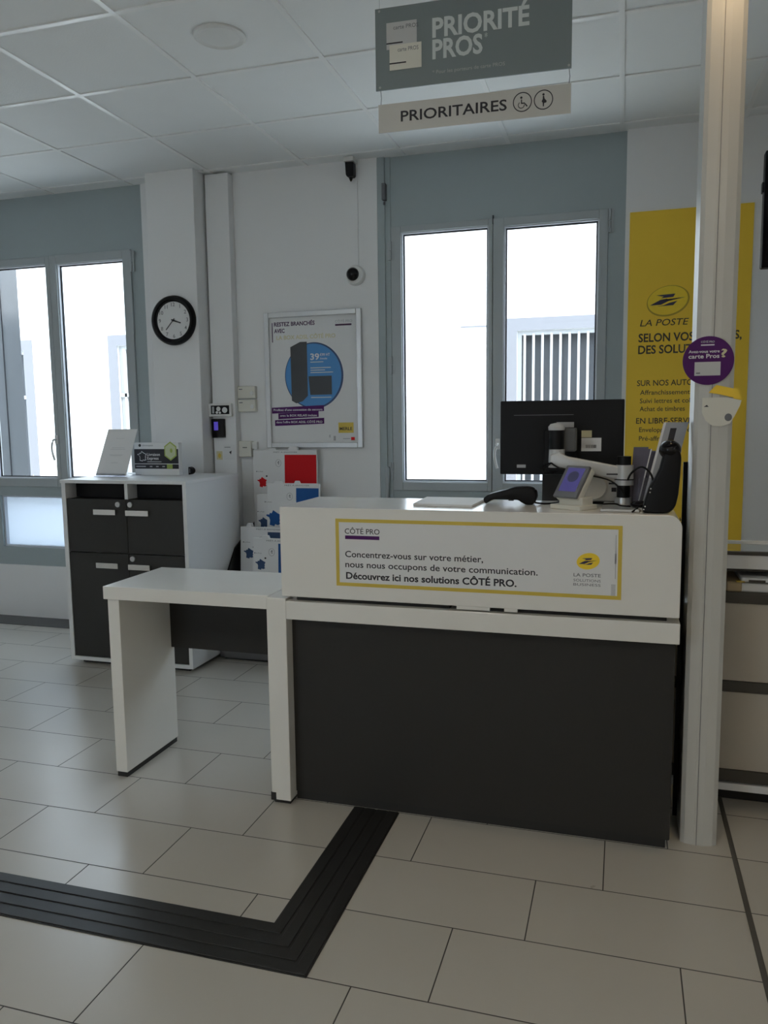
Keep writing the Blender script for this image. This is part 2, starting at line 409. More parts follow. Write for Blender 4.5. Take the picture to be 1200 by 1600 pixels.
hinge(w2, -.098, 2.575, Y2-.016, .13); hinge(w2, -.098, 1.2, Y2-.016, .11)
win_handle(s, -.735, 1.30, Y2-.014)
part_label(struct('meeting_rebate', box(B(), (-.785, Y2+.046, 1.03), (-.755, Y2+.08, 2.62)), 'gasket', w2), 'dark rebate between the two casements')
part_label(struct('meeting_slot', box(B(), (-.7735, Y2-.012, 2.612), (-.7665, Y2-.002, 2.662)), 'gasket', w2), 'small dark slot above the casement joint')
bm = B(); box(bm, (-1.452, Y2-.05, 2.80), (-1.428, Y2-.008, 2.90), .004); cyl(bm, (-1.44, Y2-.03, 2.79), (-1.44, Y2-.03, 2.775), .008, n=10)
part_label(struct('latch', bm, 'greyink', w2), 'dark latch at the top left')
bm = B(); cyl(bm, (-1.44, Y2-.026, .42), (-1.44, Y2-.026, 1.10), .011, n=12); cyl(bm, (-1.44, Y2-.026, 1.06), (-1.44, Y2-.026, 1.16), .015, n=12)
part_label(struct('bolt_rod', bm, 'alu_in', w2, 40), 'vertical bolt rod')

# --- window 1 (left)
Y1 = 4.885
bm = B()
box(bm, (-4.68, Y1, .40), (-4.60, Y1+.13, CH)); box(bm, (-3.262, Y1, .40), (-3.16, Y1+.13, CH)); frame_bm(-4.60, .994, -3.262, 2.642, .025, Y1+.05, Y1+.10, bm=bm)
box(bm, (-4.60, Y1, 2.642), (-3.262, Y1+.13, CH)); box(bm, (-4.60, Y1, .925), (-3.262, Y1+.13, .994))
box(bm, (-4.60, Y1, .40), (-3.262, Y1+.13, .535)); box(bm, (-4.60, Y1, .535), (-4.50, Y1+.13, .925))
box(bm, (-3.37, Y1, .535), (-3.262, Y1+.13, .925))
w1 = struct('window_1', bm, 'alu')
s = sash(w1, -4.598, -3.932, .996, 2.640, -4.505, -3.966, 1.058, 2.590, Y1-.012)
win_handle(s, -3.949, 1.34, Y1-.014)
s = sash(w1, -3.929, -3.264, .996, 2.640, -3.872, -3.328, 1.058, 2.580, Y1-.014)
hinge(w1, -3.257, 2.56, Y1-.016, .14); hinge(w1, -3.257, 1.16, Y1-.016, .11)
part_label(struct('meeting_rebate', box(B(), (-3.945, Y1+.046, 1.02), (-3.915, Y1+.08, 2.61)), 'gasket', w1), 'dark rebate between the two casements')
part_label(struct('lower_pane', box(B(), (-4.50, Y1+.05, .535), (-3.37, Y1+.056, .925)), 'frost', w1), 'frosted lower pane')
bm = frame_bm(-4.50, .535, -3.37, .925, .013, Y1+.02, Y1+.05)
part_label(struct('glazing_bead', bm, 'bead', w1), 'pale glazing bead')

struct('painted_shade_strip', box(B(), (RX0, 4.655, 0), (-3.01, RY1, .005), .001), 'stand_shade')  # dark strip painting the contact shade along the foot of the wall
# --- floor joint
struct('trim_2', box(B(), (.378, RY0, 0), (.394, 4.8, .0025), .0008), 'joint')

# ================================================================ OUTSIDE
struct('ground_outside', box(B(), (-18, -18, -.5), (12, 22, -.3)), 'asphalt')
FY = 9.5
fac = thing('building', 'white rendered building with barred windows across the yard outside', 'building', (-4, FY, -.3))
bm = B()
FW = [(-9.45, -8.17, .55, 2.49), (-6.63, -5.30, .55, 2.50), (-1.21, .45, .35, 2.47)]
edges = [-17] + [e for w in FW for e in w[:2]] + [7]
for i in range(0, len(edges), 2): box(bm, (edges[i], FY, -.3), (edges[i+1], FY+.4, 4.3))
for a, b, z0, z1 in FW: box(bm, (a, FY, -.3), (b, FY+.4, z0)); box(bm, (a, FY, z1), (b, FY+.4, 4.3))
obj('facade_wall', bm, 'facade', fac)
for k, (a, b, z0, z1) in enumerate(FW):
    bm = B(); w = .145
    box(bm, (a-w, FY-.012, z0-w), (a, FY, z1+w)); box(bm, (b, FY-.012, z0-w), (b+w, FY, z1+w))
    box(bm, (a, FY-.012, z1), (b, FY, z1+w)); box(bm, (a, FY-.04, z0-w), (b, FY, z0))
    sr = part_label(obj('window_surround', bm, 'surround', fac), 'grey lilac window surround')
    bm = frame_bm(a, z0, b, z1, .05, FY+.04, FY+.1)
    part_label(obj('window_frame', bm, 'barwhite', sr), 'white window frame')
    bm = B(); box(bm, (a, FY+.2, z0), (b, FY+.24, z1))
    n = max(2, int((b-a)/.42))
    for i in range(n+1): x = a+(b-a)*i/n; box(bm, (x-.03, FY+.17, z0), (x+.03, FY+.2, z1))
    part_label(obj('shutter', bm, 'shutter', sr), 'grey shutter behind the bars')
    if k == 2:
        x = a+.088
        while x < b-.05:
            obj('bar', box(B(), (x-.013, FY+.0, z0+.04), (x+.013, FY+.03, z1-.04)), 'barwhite', sr); x += .1025
    else:
        obj('bar', box(B(), (a+.08, FY+.0, z0), (a+.115, FY+.03, z1-.05)), 'barwhite', sr)
        obj('bar', box(B(), (a, FY+.0, 1.81), (b, FY+.03, 1.86)), 'barwhite', sr)
        obj('bar', box(B(), (b-.115, FY+.0, z0), (b-.08, FY+.03, z1-.05)), 'barwhite', sr)
bm = B(); box(bm, (-1.88, FY-.012, 2.535), (-1.35, FY, 2.55)); part_label(obj('ledge', bm, 'surround', fac), 'thin ledge above the barred window')
bm = prism(B(), [(-5.9, 5.5), (-4.757, 5.5), (-5.12, 5.9), (-5.9, 5.9)], 'Z', -.3, 4.2); pil = tag(obj('outside_pillar', bm, 'outpil'), 'grey pillar just outside the left window', 'pillar')
bm = B(); box(bm, (-4.936, 5.494, -.3), (-4.928, 5.5, 4.2)); part_label(obj('groove', bm, 'gasket', pil), 'dark vertical joint')
for k in range(2):
    bm = B(); cx = (-6.95, -5.5)[k]
    for i in range(26):
        x = cx+random.uniform(-.35, .35); h = random.uniform(.5, 1.25); l = random.uniform(-.15, .15)
        tube(bm, [(x, 8.3, -.3), (x+l*.4, 8.3+random.uniform(-.1, .1), -.3+h*.6), (x+l, 8.3, -.3+h)], .006, 5)
    tag(obj('dry_weeds', bm, 'stem'), ('clump of dry weed stems outside, seen low in left casement', 'clump of dry weed stems outside, seen low in right casement of the left window')[k], 'plant', 'weeds outside the left window')

# ================================================================ SERVICE COUNTER
ct = thing('service_counter', 'white and anthracite service counter with a raised front box', 'counter', (-.5, 2.95, 0))
CY = 2.65
bm = B(); box(bm, (-1.262, CY, .016), (-1.183, 3.34, .806), .0025)
lg = obj('leg_panel', bm, 'lam', ct)
bm = B(); box(bm, (-1.255, CY+.012, 0), (-1.19, 3.32, .018)); part_label(obj('foot', bm, 'rubber', lg), 'black rubber foot')
bm = B(); box(bm, (-1.264, CY-.0012, .014), (-1.243, CY+.02, .045)); part_label(obj('foot', bm, 'rubber', lg), 'black notch at the leg corner')
obj('worktop', box(B(), (-1.183, CY, .728), (.19, 3.36, .797), .0025), 'lam', ct)
part_label(obj('front_panel', box(B(), (-1.183, 2.705, .035), (.181, 2.727, .728)), 'dark', ct), 'anthracite front panel')
part_label(obj('plinth', box(B(), (-1.183, 2.712, 0), (.168, 2.735, .035)), 'rubber', ct), 'black plinth')
bm = B(); box(bm, (.160, 2.727, .02), (.181, 3.34, .728)); part_label(obj('side_panel', bm, 'dark', ct), 'anthracite side panel')
# raised box: front and top, right top corner rounded
R = .042
pts = [(-1.198, .815), (.187, .815)] + circ(.187-R, 1.147-R, R, n=8, a0=0, a1=math.pi/2) + [(-1.198, 1.147)]
obj('raised_box', prism(B(), pts, 'Y', CY, 3.045, .002, 1, 40), 'lam', ct, 30)
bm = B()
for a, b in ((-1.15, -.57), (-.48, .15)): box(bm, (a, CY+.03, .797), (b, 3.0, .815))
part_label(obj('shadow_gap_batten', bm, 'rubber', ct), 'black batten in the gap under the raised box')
bm = B(); box(bm, (-.54, CY+.004, .803), (-.425, CY+.02, .815)); box(bm, (-.375, CY+.004, .803), (-.33, CY+.02, .815))
obj('gap_spacer', bm, 'lam', ct)

sg = thing('counter_sign', 'white sign with a yellow border and advertising text on the counter front', 'sign', (-.485, CY, .866))
obj('sheet', box(B(), (-.98, CY-.0015, .866), (.006, CY, 1.110)), 'paper', sg)
bm = B(); y = CY-.0015; b_ = .0125
frame_bm(-.98, .866, .006, 1.11, b_, y-.0006, y, bm=bm)
part_label(obj('border', bm, 'yellowf', sg), 'yellow border')
obj('lettering', text_bm('CÔTÉ PRO', -.945, 1.0565, y, .130, .027, .004), 'ink', sg)
part_label(obj('underline', flat(rect(-.944, 1.037, -.816, 1.050), y), 'purple', sg), 'purple bar')
obj('lettering', text_bm('Concentrez-vous sur votre métier,', -.945, .972, y, .498, .032, .012), 'ink', sg)
obj('lettering', text_bm('nous nous occupons de votre communication.', -.945, .935, y, .682, .032, .012), 'ink', sg)
obj('lettering', text_bm('Découvrez ici nos solutions CÔTÉ PRO.', -.943, .893, y, .610, .034, .028), 'ink', sg)
bird_logo(sg, -.1, .990, .037, .027, y)
obj('lettering', text_bm('LA POSTE', -.146, .938, y, .087, .0155, .01), 'greyink', sg)
obj('lettering', text_bm('SOLUTIONS', -.146, .921, y, .087, .0125), 'greyink', sg)
obj('lettering', text_bm('BUSINESS', -.146, .907, y, .087, .0125), 'greyink', sg)
bm = B()
for i in range(9): flat(rect(-.026, .880+i*.0042, -.012, .880+i*.0042+.0024), y, bm=bm)
flat(rect(-.0145, .935, -.0125, 1.08), y, bm=bm); flat(rect(-.0165, .985, -.011, 1.018), y, bm=bm)
obj('fine_print', bm, 'paleink', sg)

# low side table at the left end
tb = thing('side_table', 'low white table with one panel leg attached left of the counter', 'table', (-1.63, 2.9, 0))
obj('tabletop', box(B(), (-1.99, 2.672, .755), (-1.264, 3.10, .808), .0025), 'lam', tb)
l = obj('leg', box(B(), (-1.985, 2.692, .022), (-1.932, 3.085, .755), .002), 'lam', tb)
part_label(obj('foot', box(B(), (-1.982, 2.697, 0), (-1.936, 3.08, .022)), 'rubber', l), 'black rubber foot')
part_label(obj('modesty_panel', box(B(), (-1.932, 3.060, .452), (-1.264, 3.082, .755)), 'dark', tb), 'anthracite modesty panel')
bm = B(); tube(bm, smooth_path([(-1.32, 2.98, .8095), (-1.285, 3.0, .8095), (-1.26, 2.97, .8095), (-1.225, 3.0, .8095)], 5), .0012, 6)
tag(obj('thin_wire', bm, 'greyink'), 'thin dark wire lying on the low table by the counter', 'wire')

# ================================================================ CABINET
cb = thing('storage_cabinet', 'white cabinet with four anthracite doors and open top slots by the left window', 'cabinet', (-2.79, 4.27, 0))
CX0, CX1, CF, CBk, CT = -3.205, -2.365, 3.965, 4.60, 1.127
bm = B()
box(bm, (CX0, CF, .028), (CX0+.028, CBk, CT-.02), .001); box(bm, (CX1-.024, CF, .028), (CX1, CBk, CT-.02), .001)
box(bm, (CX0+.028, CF, .028), (CX1-.024, CBk, .05)); box(bm, (CX0+.028, CBk-.02, .05), (CX1-.024, CBk, CT-.02))
box(bm, (-2.772, CF+.004, 1.016), (-2.752, CF+.10, CT-.02))
obj('body', bm, 'lam_cab', cb)
obj('top', box(B(), (CX0-.004, CF-.006, CT-.02), (CX1+.004, CBk+.01, CT), .002), 'lam_cab', cb)
part_label(obj('plinth', box(B(), (CX0+.05, CF+.05, 0), (CX1-.05, CBk-.05, .028)), 'rubber', cb), 'black recessed plinth')
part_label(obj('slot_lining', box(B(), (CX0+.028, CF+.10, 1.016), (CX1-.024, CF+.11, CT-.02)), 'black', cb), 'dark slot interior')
part_label(obj('slot_shelf', box(B(), (CX0+.028, CF+.03, .998), (CX1-.024, CBk-.02, 1.012)), 'darkcab', cb), 'anthracite slot floor')
def door(x0, x1, z0, z1, hx0, hx1, hz, lx, lz):
    d = part_label(obj('door', box(B(), (x0, CF+.003, z0), (x1, CF+.022, z1), .0015), 'darkcab', cb), 'anthracite door')
    bm = B(); box(bm, (hx0, CF-.022, hz-.016), (hx1, CF-.018, hz+.016), .001); box(bm, (hx0, CF-.018, hz+.006), (hx1, CF+.003, hz+.012)); 
    part_label(obj('handle', bm, 'chrome', d), 'chrome strip handle')
    if lz:
        bm = B(); cyl(bm, (lx, CF-.006, lz), (lx, CF+.003, lz), .0155, n=24, bev=.002); box(bm, (lx-.002, CF-.0068, lz-.006), (lx+.002, CF-.006, lz+.006))
        part_label(obj('lock', bm, 'silver', d, 30), 'round silver lock')
door(CX0+.030, -2.7655, .697, 1.014, -2.975, -2.825, .940, -2.818, .985)
door(-2.7615, CX1-.026, .697, 1.014, -2.757, -2.605, .938, -2.735, .985)
door(CX0+.030, -2.7655, .053, .692, -2.975, -2.825, .622, -2.82, 0)
door(-2.7615, CX1-.026, .053, .692, -2.755, -2.61, .620, -2.735, .666)

t = thing('paper_stand', 'white sheet on a slanted stand beside the express delivery sign', 'stand', (-3.05, 4.31, CT))
ax = math.radians(14)
def slant(x, d, up_):  # point on the leaning sheet
    return (x, 4.24+d+math.sin(ax)*up_, CT+.006+math.cos(ax)*up_)
bm = B(); s0 = .035
P = [slant(-3.165, 0, 0), slant(-2.945, 0, 0), slant(-2.895, 0, .295), slant(-3.105, 0, .295)]
Q = [slant(-3.165, .003, 0), slant(-2.945, .003, 0), slant(-2.895, .003, .295), slant(-3.105, .003, .295)]
va = [bm.verts.new(p) for p in P]; vb = [bm.verts.new(p) for p in Q]
bm.faces.new(va); bm.faces.new(list(reversed(vb)))
for i in range(4): bm.faces.new((va[i], vb[i], vb[(i+1) % 4], va[(i+1) % 4]))
bmesh.ops.recalc_face_normals(bm, faces=bm.faces); obj('sheet', bm, 'paper', t)
bm = B(); box(bm, (-3.165, 4.225, CT), (-2.94, 4.40, CT+.004)); box(bm, (-3.165, 4.222, CT), (-2.94, 4.226, CT+.02)); part_label(obj('holder', bm, 'acrylic', t), 'clear holder foot')
for k, (u, w) in enumerate(((.235, .06), (.175, .09), (.165, .11), (.130, .10), (.125, .08), (.08, .05))):
    x = -3.04+.17*u-.01; a, b = slant(x-w/2, -.0008, u), slant(x+w/2, -.0002, u+.003); obj('text_line', box(B(), a, b), 'faint', t)

t = thing('delivery_sign', 'black and green express delivery sign on the cabinet top', 'sign', (-2.79, 4.42, CT))
yS = 4.40
obj('board', box(B(), (-2.985, yS, CT), (-2.665, yS+.04, CT+.205), .002), 'paper', t)
obj('black_panel', flat(rect(-2.985, CT+.073, -2.668, CT+.165), yS), 'ink', t)
obj('black_strip', flat(rect(-2.985, CT+.040, -2.668, CT+.069), yS), 'ink', t)
obj('green_label', flat(rect(-2.752, CT+.041, -2.712, CT+.069), yS-.0007), 'green', t)
obj('lettering', text_bm('Livraison', -2.892, CT+.122, yS-.0007, .093, .026, .01), 'paper', t)
obj('lettering', text_bm('Express', -2.892, CT+.098, yS-.0007, .082, .026, .01), 'paper', t)
obj('fine_print', flat(rect(-2.892, CT+.082, -2.79, CT+.087), yS-.0007), 'paleink', t)
bm = B(); op = fr_map(-2.928, CT+.118, .034); ip = fr_map(-2.928, CT+.118, .029)
for i in range(len(op)): j = (i+1) % len(op); flat([op[i], op[j], ip[j], ip[i]], yS-.0007, bm=bm)
obj('map_outline', bm, 'paper', t)
obj('lettering', text_bm('chronopost', -2.925, CT+.183, yS, .078, .015), 'greyink', t)
obj('logo_mark', flat(circ(-2.943, CT+.188, .010, n=6), yS), 'ink', t)
for a, w in ((-2.975, .07), (-2.875, .018), (-2.83, .018), (-2.785, .018)): obj('icon', flat(rect(a, CT+.051, a+w, CT+.058), yS-.0007), 'paleink', t)
hx = circ(-2.722, CT+.155, .052, .060, 6); hx = [(-2.722+.049*math.sin(math.pi/3*i), CT+.152+.060*math.cos(math.pi/3*i)) for i in range(6)]
hb = obj('badge', flat(hx, yS-.0008, .002), 'green', t)
obj('badge_face', flat([(-2.722+(p+2.722)*.84, CT+.152+(q-CT-.152)*.84) for p, q in hx], yS-.0028), 'greenp', hb)
obj('badge_mark', flat(circ(-2.715, CT+.155, .009, .014), yS-.0034), 'green', hb)
t = thing('tape_dispenser', 'small half-round black object on the cabinet top beside the delivery sign', 'dispenser', (-2.61, 4.47, CT))
pts = [(-2.632, CT), (-2.632, CT+.050)] + [(-2.632+.030*math.cos(a), CT+.025+.025*math.sin(a)) for a in [math.pi/2-math.pi*i/12 for i in range(1, 12)]]
obj('case', prism(B(), pts, 'Y', 4.45, 4.49, .003, 2, 50), 'black', t)
obj('slot', box(B(), (-2.624, 4.4485, CT+.012), (-2.618, 4.45, CT+.04)), 'greyink', t)

# ================================================================ PILLAR AND WALL FITTINGS
cX, cZ, cY = -2.822, 2.118, 4.68
ck = thing('wall_clock', 'round black-rimmed wall clock on the white pillar', 'clock', (cX, cY, cZ-.158))
obj('rim', lathe(B(), [(.120, 0), (.158, 0), (.160, -.012), (.156, -.030), (.146, -.040), (.134, -.036), (.130, -.020), (.120, -.018)], (cX, cY, cZ), 'Y', 64, True), 'black', ck, 50)
obj('face', lathe(B(), [(.132, -.012), (.132, -.016)], (cX, cY, cZ), 'Y', 64), 'paper', ck)
for h in range(1, 13):
    a = math.radians(30*h)
    obj('numeral', text_bm(str(h), cX+.101*math.sin(a), cZ+.101*math.cos(a)-.0105, cY-.0163, None, .034, .008, align='CENTER'), 'greyink', ck)
def hand(nm, deg, ln, w, y):
    a = math.radians(deg); d = (math.sin(a), math.cos(a)); n = (d[1], -d[0]); q = []
    for s_, l_ in ((1, -.015), (1, ln), (-1, ln), (-1, -.015)): q.append((cX+d[0]*l_+n[0]*w*s_, cZ+d[1]*l_+n[1]*w*s_))
    obj(nm, flat(q, y, .001), 'ink', ck)
hand('hour_hand', 109, .058, .0042, cY-.020); hand('minute_hand', 222, .080, .0030, cY-.0225)
obj('hub', lathe(B(), [(.006, -.016), (.006, -.026)], (cX, cY, cZ), 'Y', 20), 'ink', ck)

t = thing('control_panel', 'small white panel with a black display of dials above the black reader', 'panel', (-2.566, 4.80, 1.492))
obj('case', box(B(), (-2.652, 4.775, 1.492), (-2.484, 4.80, 1.580), .004), 'whitep', t)
obj('display', box(B(), (-2.634, 4.7735, 1.508), (-2.500, 4.775, 1.566)), 'black', t)
for cx, cz, r in ((-2.578, 1.543, .015), (-2.532, 1.535, .019), (-2.590, 1.520, .009), (-2.568, 1.518, .008)): obj('dial', flat(circ(cx, cz, r, n=24), 4.7735, .002), 'paper', t)
obj('scale', flat(rect(-2.625, 1.514, -2.610, 1.558), 4.7735, .001), 'paleink', t)
t = thing('card_reader', 'black wall reader with a small violet screen below the dial panel', 'reader', (-2.588, 4.80, 1.352))
obj('case', box(B(), (-2.636, 4.778, 1.352), (-2.542, 4.80, 1.478), .004), 'gloss', t)
obj('screen', box(B(), (-2.618, 4.7765, 1.402), (-2.588, 4.778, 1.458)), 'screen2', t)
t = thing('sticker', 'small yellow sticker on the casing below the black reader', 'sticker', (-2.596, 4.80, 1.20))
obj('sheet', flat(rect(-2.618, 1.205, -2.574, 1.262), 4.80), 'yellowp', t); obj('figure', flat(circ(-2.596, 1.232, .011, .016, 12), 4.7993), 'yellowf', t)
t = thing('notice', 'small white notice with a dark mark on the casing beside the yellow sticker', 'notice', (-2.52, 4.80, 1.21))
obj('sheet', flat(rect(-2.565, 1.205, -2.482, 1.305), 4.80), 'paper', t); obj('mark', flat([(-2.523, 1.256), (-2.505, 1.266), (-2.51, 1.240)], 4.7993), 'ink', t)
obj('line', flat(rect(-2.557, 1.286, -2.513, 1.290), 4.7993), 'greyink', t)
for k, (z0, lab) in enumerate(((1.610, 'upper of two white thermostat boxes on the wall left of the poster'), (1.522, 'lower of two white thermostat boxes on the wall left of the poster'))):
    t = thing('thermostat_box', lab, 'thermostat', (-2.402, 4.87, z0), 'thermostat boxes by the poster')
    obj('case', box(B(), (-2.466, 4.835, z0), (-2.338, 4.87, z0+.080), .004), 'cream', t)
    obj('mark', box(B(), (-2.455, 4.8342, z0+.058), (-2.430, 4.835, z0+.064)), 'greyink', t)
    obj('dial', lathe(B(), [(.014, 0), (.013, -.004)], (-2.362, 4.835, z0+.034), 'Y', 24), 'whitep', t)
t = thing('socket_box', 'white wall socket box above the white and red packaging', 'socket', (-2.455, 4.87, 1.222))
obj('case', box(B(), (-2.466, 4.825, 1.222), (-2.374, 4.87, 1.328), .004), 'cream', t)
bm = B()
for i in (-1, 0, 1): cyl(bm, (-2.420+i*.011, 4.8242, 1.285), (-2.420+i*.011, 4.825, 1.285), .004, n=12)
obj('socket_holes', bm, 'ink', t)
obj('side_plug', box(B(), (-2.374, 4.84, 1.275), (-2.338, 4.87, 1.322), .003), 'whitep', t)

t = thing('surveillance_camera', 'small black device hanging at the wall top above the dome camera', 'camera', (-1.645, 4.81, 2.93))
obj('bracket', box(B(), (-1.675, 4.78, 3.03), (-1.61, 4.87, 3.058), .003), 'whitep', t)
pts = [(-1.667, 3.028), (-1.612, 3.024), (-1.612, 2.948), (-1.621, 2.940), (-1.655, 2.942), (-1.663, 2.955)]
obj('housing', prism(B(), pts, 'Y', 4.79, 4.84, .004), 'black', t)
obj('lens', lathe(B(), [(.012, .012), (.010, 0), (.004, -.012)], (-1.637, 4.815, 2.930), 'Z', 16), 'black', t)
bm = B(); box(bm, (-1.634, 4.862, 2.40), (-1.612, 4.87, 3.04), .001)
tag(obj('cable_duct', bm, 'wall'), 'thin white cable duct between the black device and the dome camera', 'duct')
t = thing('dome_camera', 'round dome camera with a black dome on the wall above the poster', 'camera', (-1.64, 4.87, 2.31))
obj('base', lathe(B(), [(.062, 0), (.062, -.018), (.054, -.034), (.040, -.036)], (-1.632, 4.87, 2.362), 'Y', 40), 'whitep', t, 40)
sphere_bm = sphere(B(), (-1.642, 4.836, 2.366), .041, (1, .9, 1)); obj('dome', sphere_bm, 'gloss', t, 180)
obj('knob', lathe(B(), [(.011, 0), (.010, -.012)], (-1.588, 4.852, 2.372), 'Y', 16), 'whitep', t)

# --- framed poster
po = thing('framed_poster', 'framed advertising poster with a blue disc on the back wall', 'poster', (-1.935, 4.87, 1.282))
fx0, fx1, fz0, fz1, py = -2.268, -1.597, 1.282, 2.160, 4.862
bm = frame_bm(fx0, fz0, fx1, fz1, .034, 4.846, 4.87, .004)
part_label(obj('frame', bm, 'frame', po), 'silver snap frame')
obj('sheet', box(B(), (fx0+.03, py, fz0+.03), (fx1-.03, 4.869, fz1-.03)), 'paper', po)
y = py
obj('lettering', text_bm('RESTEZ BRANCHÉS', -2.200, 2.072, y, .285, .036, .03), 'plum', po)
obj('lettering', text_bm('AVEC', -2.200, 2.030, y, .074, .036, .03), 'plum', po)
obj('lettering', text_bm('LA BOX ADSL CÔTÉ PRO', -2.185, 1.986, y, .41, .036, .02), 'yellowp', po)
obj('side_bar', flat(rect(-2.216, 1.97, -2.210, 2.095), y), 'plum', po)
obj('lettering', text_bm('CÔTÉ PRO', -1.775, 2.078, y, .115, .022), 'paleink', po)
obj('underline', flat(rect(-1.775, 2.058, -1.665, 2.069), y), 'plum', po)
dX, dZ = -1.928, 1.748
ds = obj('disc', flat(circ(dX, dZ, .203, .213, 64), y), 'poster_navy', po)
obj('disc_face', flat(circ(dX-.004, dZ+.001, .194, .204, 64), y-.0007), 'poster_blue', ds)
obj('product_picture', flat([(-2.088, 1.935), (-2.02, 1.966), (-1.972, 1.966), (-1.972, 1.620), (-2.01, 1.585), (-2.055, 1.572), (-2.086, 1.590)], y-.0014), 'poster_grey', po)
obj('product_picture', flat([(-1.965, 1.745), (-1.805, 1.745), (-1.805, 1.625), (-1.955, 1.625)], y-.0014), 'poster_grey', po)
obj('lettering', text_bm('39', -1.950, 1.850, y-.0014, .062, .056, .025), 'paper', po)
obj('lettering', text_bm('€99 HT', -1.884, 1.872, y-.0014, .07, .024, .02), 'paper', po)
obj('lettering', text_bm('/mois', -1.884, 1.850, y-.0014, .05, .02, .01), 'paper', po)
bm = B()
for z, a, w in ((1.832, -1.95, .09), (1.795, -1.95, .14), (1.780, -1.95, .10), (1.765, -1.95, .155), (1.605, -1.95, .14)): flat(rect(a, z, a+w, z+.006), y-.0014, bm=bm)
obj('fine_print', bm, 'lightink', po)
for z, a, b in ((1.508, -2.230, -1.862), (1.470, -2.185, -1.90), (1.426, -2.210, -1.862)): obj('purple_band', flat([(a, z), (b, z+.012), (b, z+.050), (a, z+.038)], y-.0021), 'purple', po)
obj('lettering', text_bm("Profitez d'une connexion de secours", -2.218, 1.524, y-.0028, .345, .020, .015), 'paper', po)
obj('lettering', text_bm('avec la BOX RELAIS incluse', -2.172, 1.487, y-.0028, .26, .020, .015), 'paper', po)
obj('lettering', text_bm("dans l'offre BOX ADSL CÔTÉ PRO", -2.200, 1.444, y-.0028, .325, .020, .015), 'paper', po)
obj('yellow_tag', flat(rect(-1.765, 1.378, -1.662, 1.444), y), 'yellowf', po)
obj('lettering', text_bm('MERLE', -1.757, 1.395, y-.0007, .086, .028, .02), 'brown', po)
obj('logo_mark', flat(rect(-1.680, 1.330, -1.655, 1.350), y), 'red', po)
obj('fine_print', flat(rect(-1.735, 1.338, -1.685, 1.343), y), 'paleink', po)
obj('icon', flat(rect(-1.80, 1.328, -1.785, 1.358), y), 'paleink', po); obj('icon', flat(rect(-1.83, 1.348, -1.822, 1.366), y), 'paleink', po)

# ================================================================ PACKAGING DISPLAY
dsn = thing('display_stand', 'low dark stepped stand holding the cardboard packaging behind the low table', 'stand', (-1.80, 4.5, 0))
obj('base', box(B(), (-2.352, 4.27, .014), (-1.40, 4.84, .36), .003), 'stand_shade', dsn)
obj('step', box(B(), (-2.352, 4.60, .36), (-1.40, 4.84, .60), .003), 'stand_shade', dsn)
obj('side_panel', prism(B(), [(4.27, .36), (4.84, .36), (4.84, .80), (4.52, .66)], 'X', -2.362, -2.353), 'black', dsn)
obj('plinth', box(B(), (-2.33, 4.29, 0), (-1.42, 4.83, .014)), 'rubber', dsn)
def pack(label, x0, x1, z0, z1, y, th, lean, tabs, colour, cx0, maps, colourname, map_col, strip=None, cz0=None):
    """flat folded box with lid tabs, leaning back a little, printed on its front"""
    t = thing('packaging_box', label, 'box', (0, 0, 0), 'prepaid packaging on the display stand')
    t.location = ((x0+x1)/2, y, z0); ORG[t.name] = Vector(t.location)
    t.rotation_euler = (-lean, 0, 0)
    pts = [(x0, z0), (x1, z0), (x1, z1)]
    for a, b, h in sorted(tabs, reverse=True): pts += [(b, z1), (b-.008, z1+h), (a+.008, z1+h), (a, z1)]
    pts += [(x0, z1)]
    obj('carton', prism(B(), pts, 'Y', y-th, y, .0015), 'paper', t)
    yy = y-th
    if colour:
        part_label(obj('colour_panel', flat(rect(cx0, cz0 or z0, x1-.004, z1-.030), yy), colour, t), colourname)
    obj('lettering', text_bm('PRÊT-À-ENVOYER', (cx0 or x0)-.08, z1-.018, yy, min(.17, x1-cx0+.05), .012), 'greyink', t)
    for (mx, mz, s_) in maps:
        part_label(obj('map_print', flat(fr_map(mx, mz, s_), yy), map_col, t), 'coloured map of France')
        obj('lettering', text_bm('● La Poste', mx-s_*1.2, mz+s_*1.9, yy, .05, .010), 'greyink', t)
        obj('map_dot', flat(circ(mx+s_*.9, mz+s_*1.15, .006, n=12), yy), 'ink', t)
    lx = cx0-.045; lz = z1-.085
    bm = B(); o_ = circ(lx, lz, .020, .024, 24); i_ = circ(lx, lz, .0185, .0225, 24)
    for i in range(24): j = (i+1) % 24; flat([o_[i], o_[j], i_[j], i_[i]], yy, bm=bm)
    flat([(lx-.008, lz), (lx+.008, lz+.006), (lx+.002, lz+.014)], yy, bm=bm); flat([(lx-.003, lz-.004), (lx+.006, lz-.010), (lx+.004, lz+.003)], yy, bm=bm)
    obj('round_mark', bm, 'greyink', t)
    return t
pack('white box with a red panel, tallest of the packaging by the poster', -2.352, -1.898, .602, 1.268, 4.812, .022, math.radians(1.5), [(-2.24, -2.185, .014), (-2.10, -2.03, .022)], 'red', -2.125, [(-2.288, 1.055, .036)], 'red panel', 'red', cz0=1.01)
pack('white box half hidden behind the blue-panelled box, dark blue map print', -2.282, -1.99, .602, .985, 4.70, .02, math.radians(3), [], None, -2.03, [(-2.235, .800, .036)], '', 'blued')
pack('white box with a blue panel beside the counter top, below the red one', -2.188, -1.828, .602, 1.063, 4.655, .02, math.radians(3), [(-2.14, -2.07, .012), (-2.00, -1.96, .016)], 'blue', -1.985, [(-2.140, .835, .054)], 'blue panel', 'blue')
pack('white box with a torn dark slot, lower left of the packaging', -2.33, -1.95, .362, .790, 4.55, .03, math.radians(4), [(-2.29, -2.25, .024)], 'blued', -2.14, [(-2.270, .620, .036)], 'dark opening', 'blued', cz0=.70)
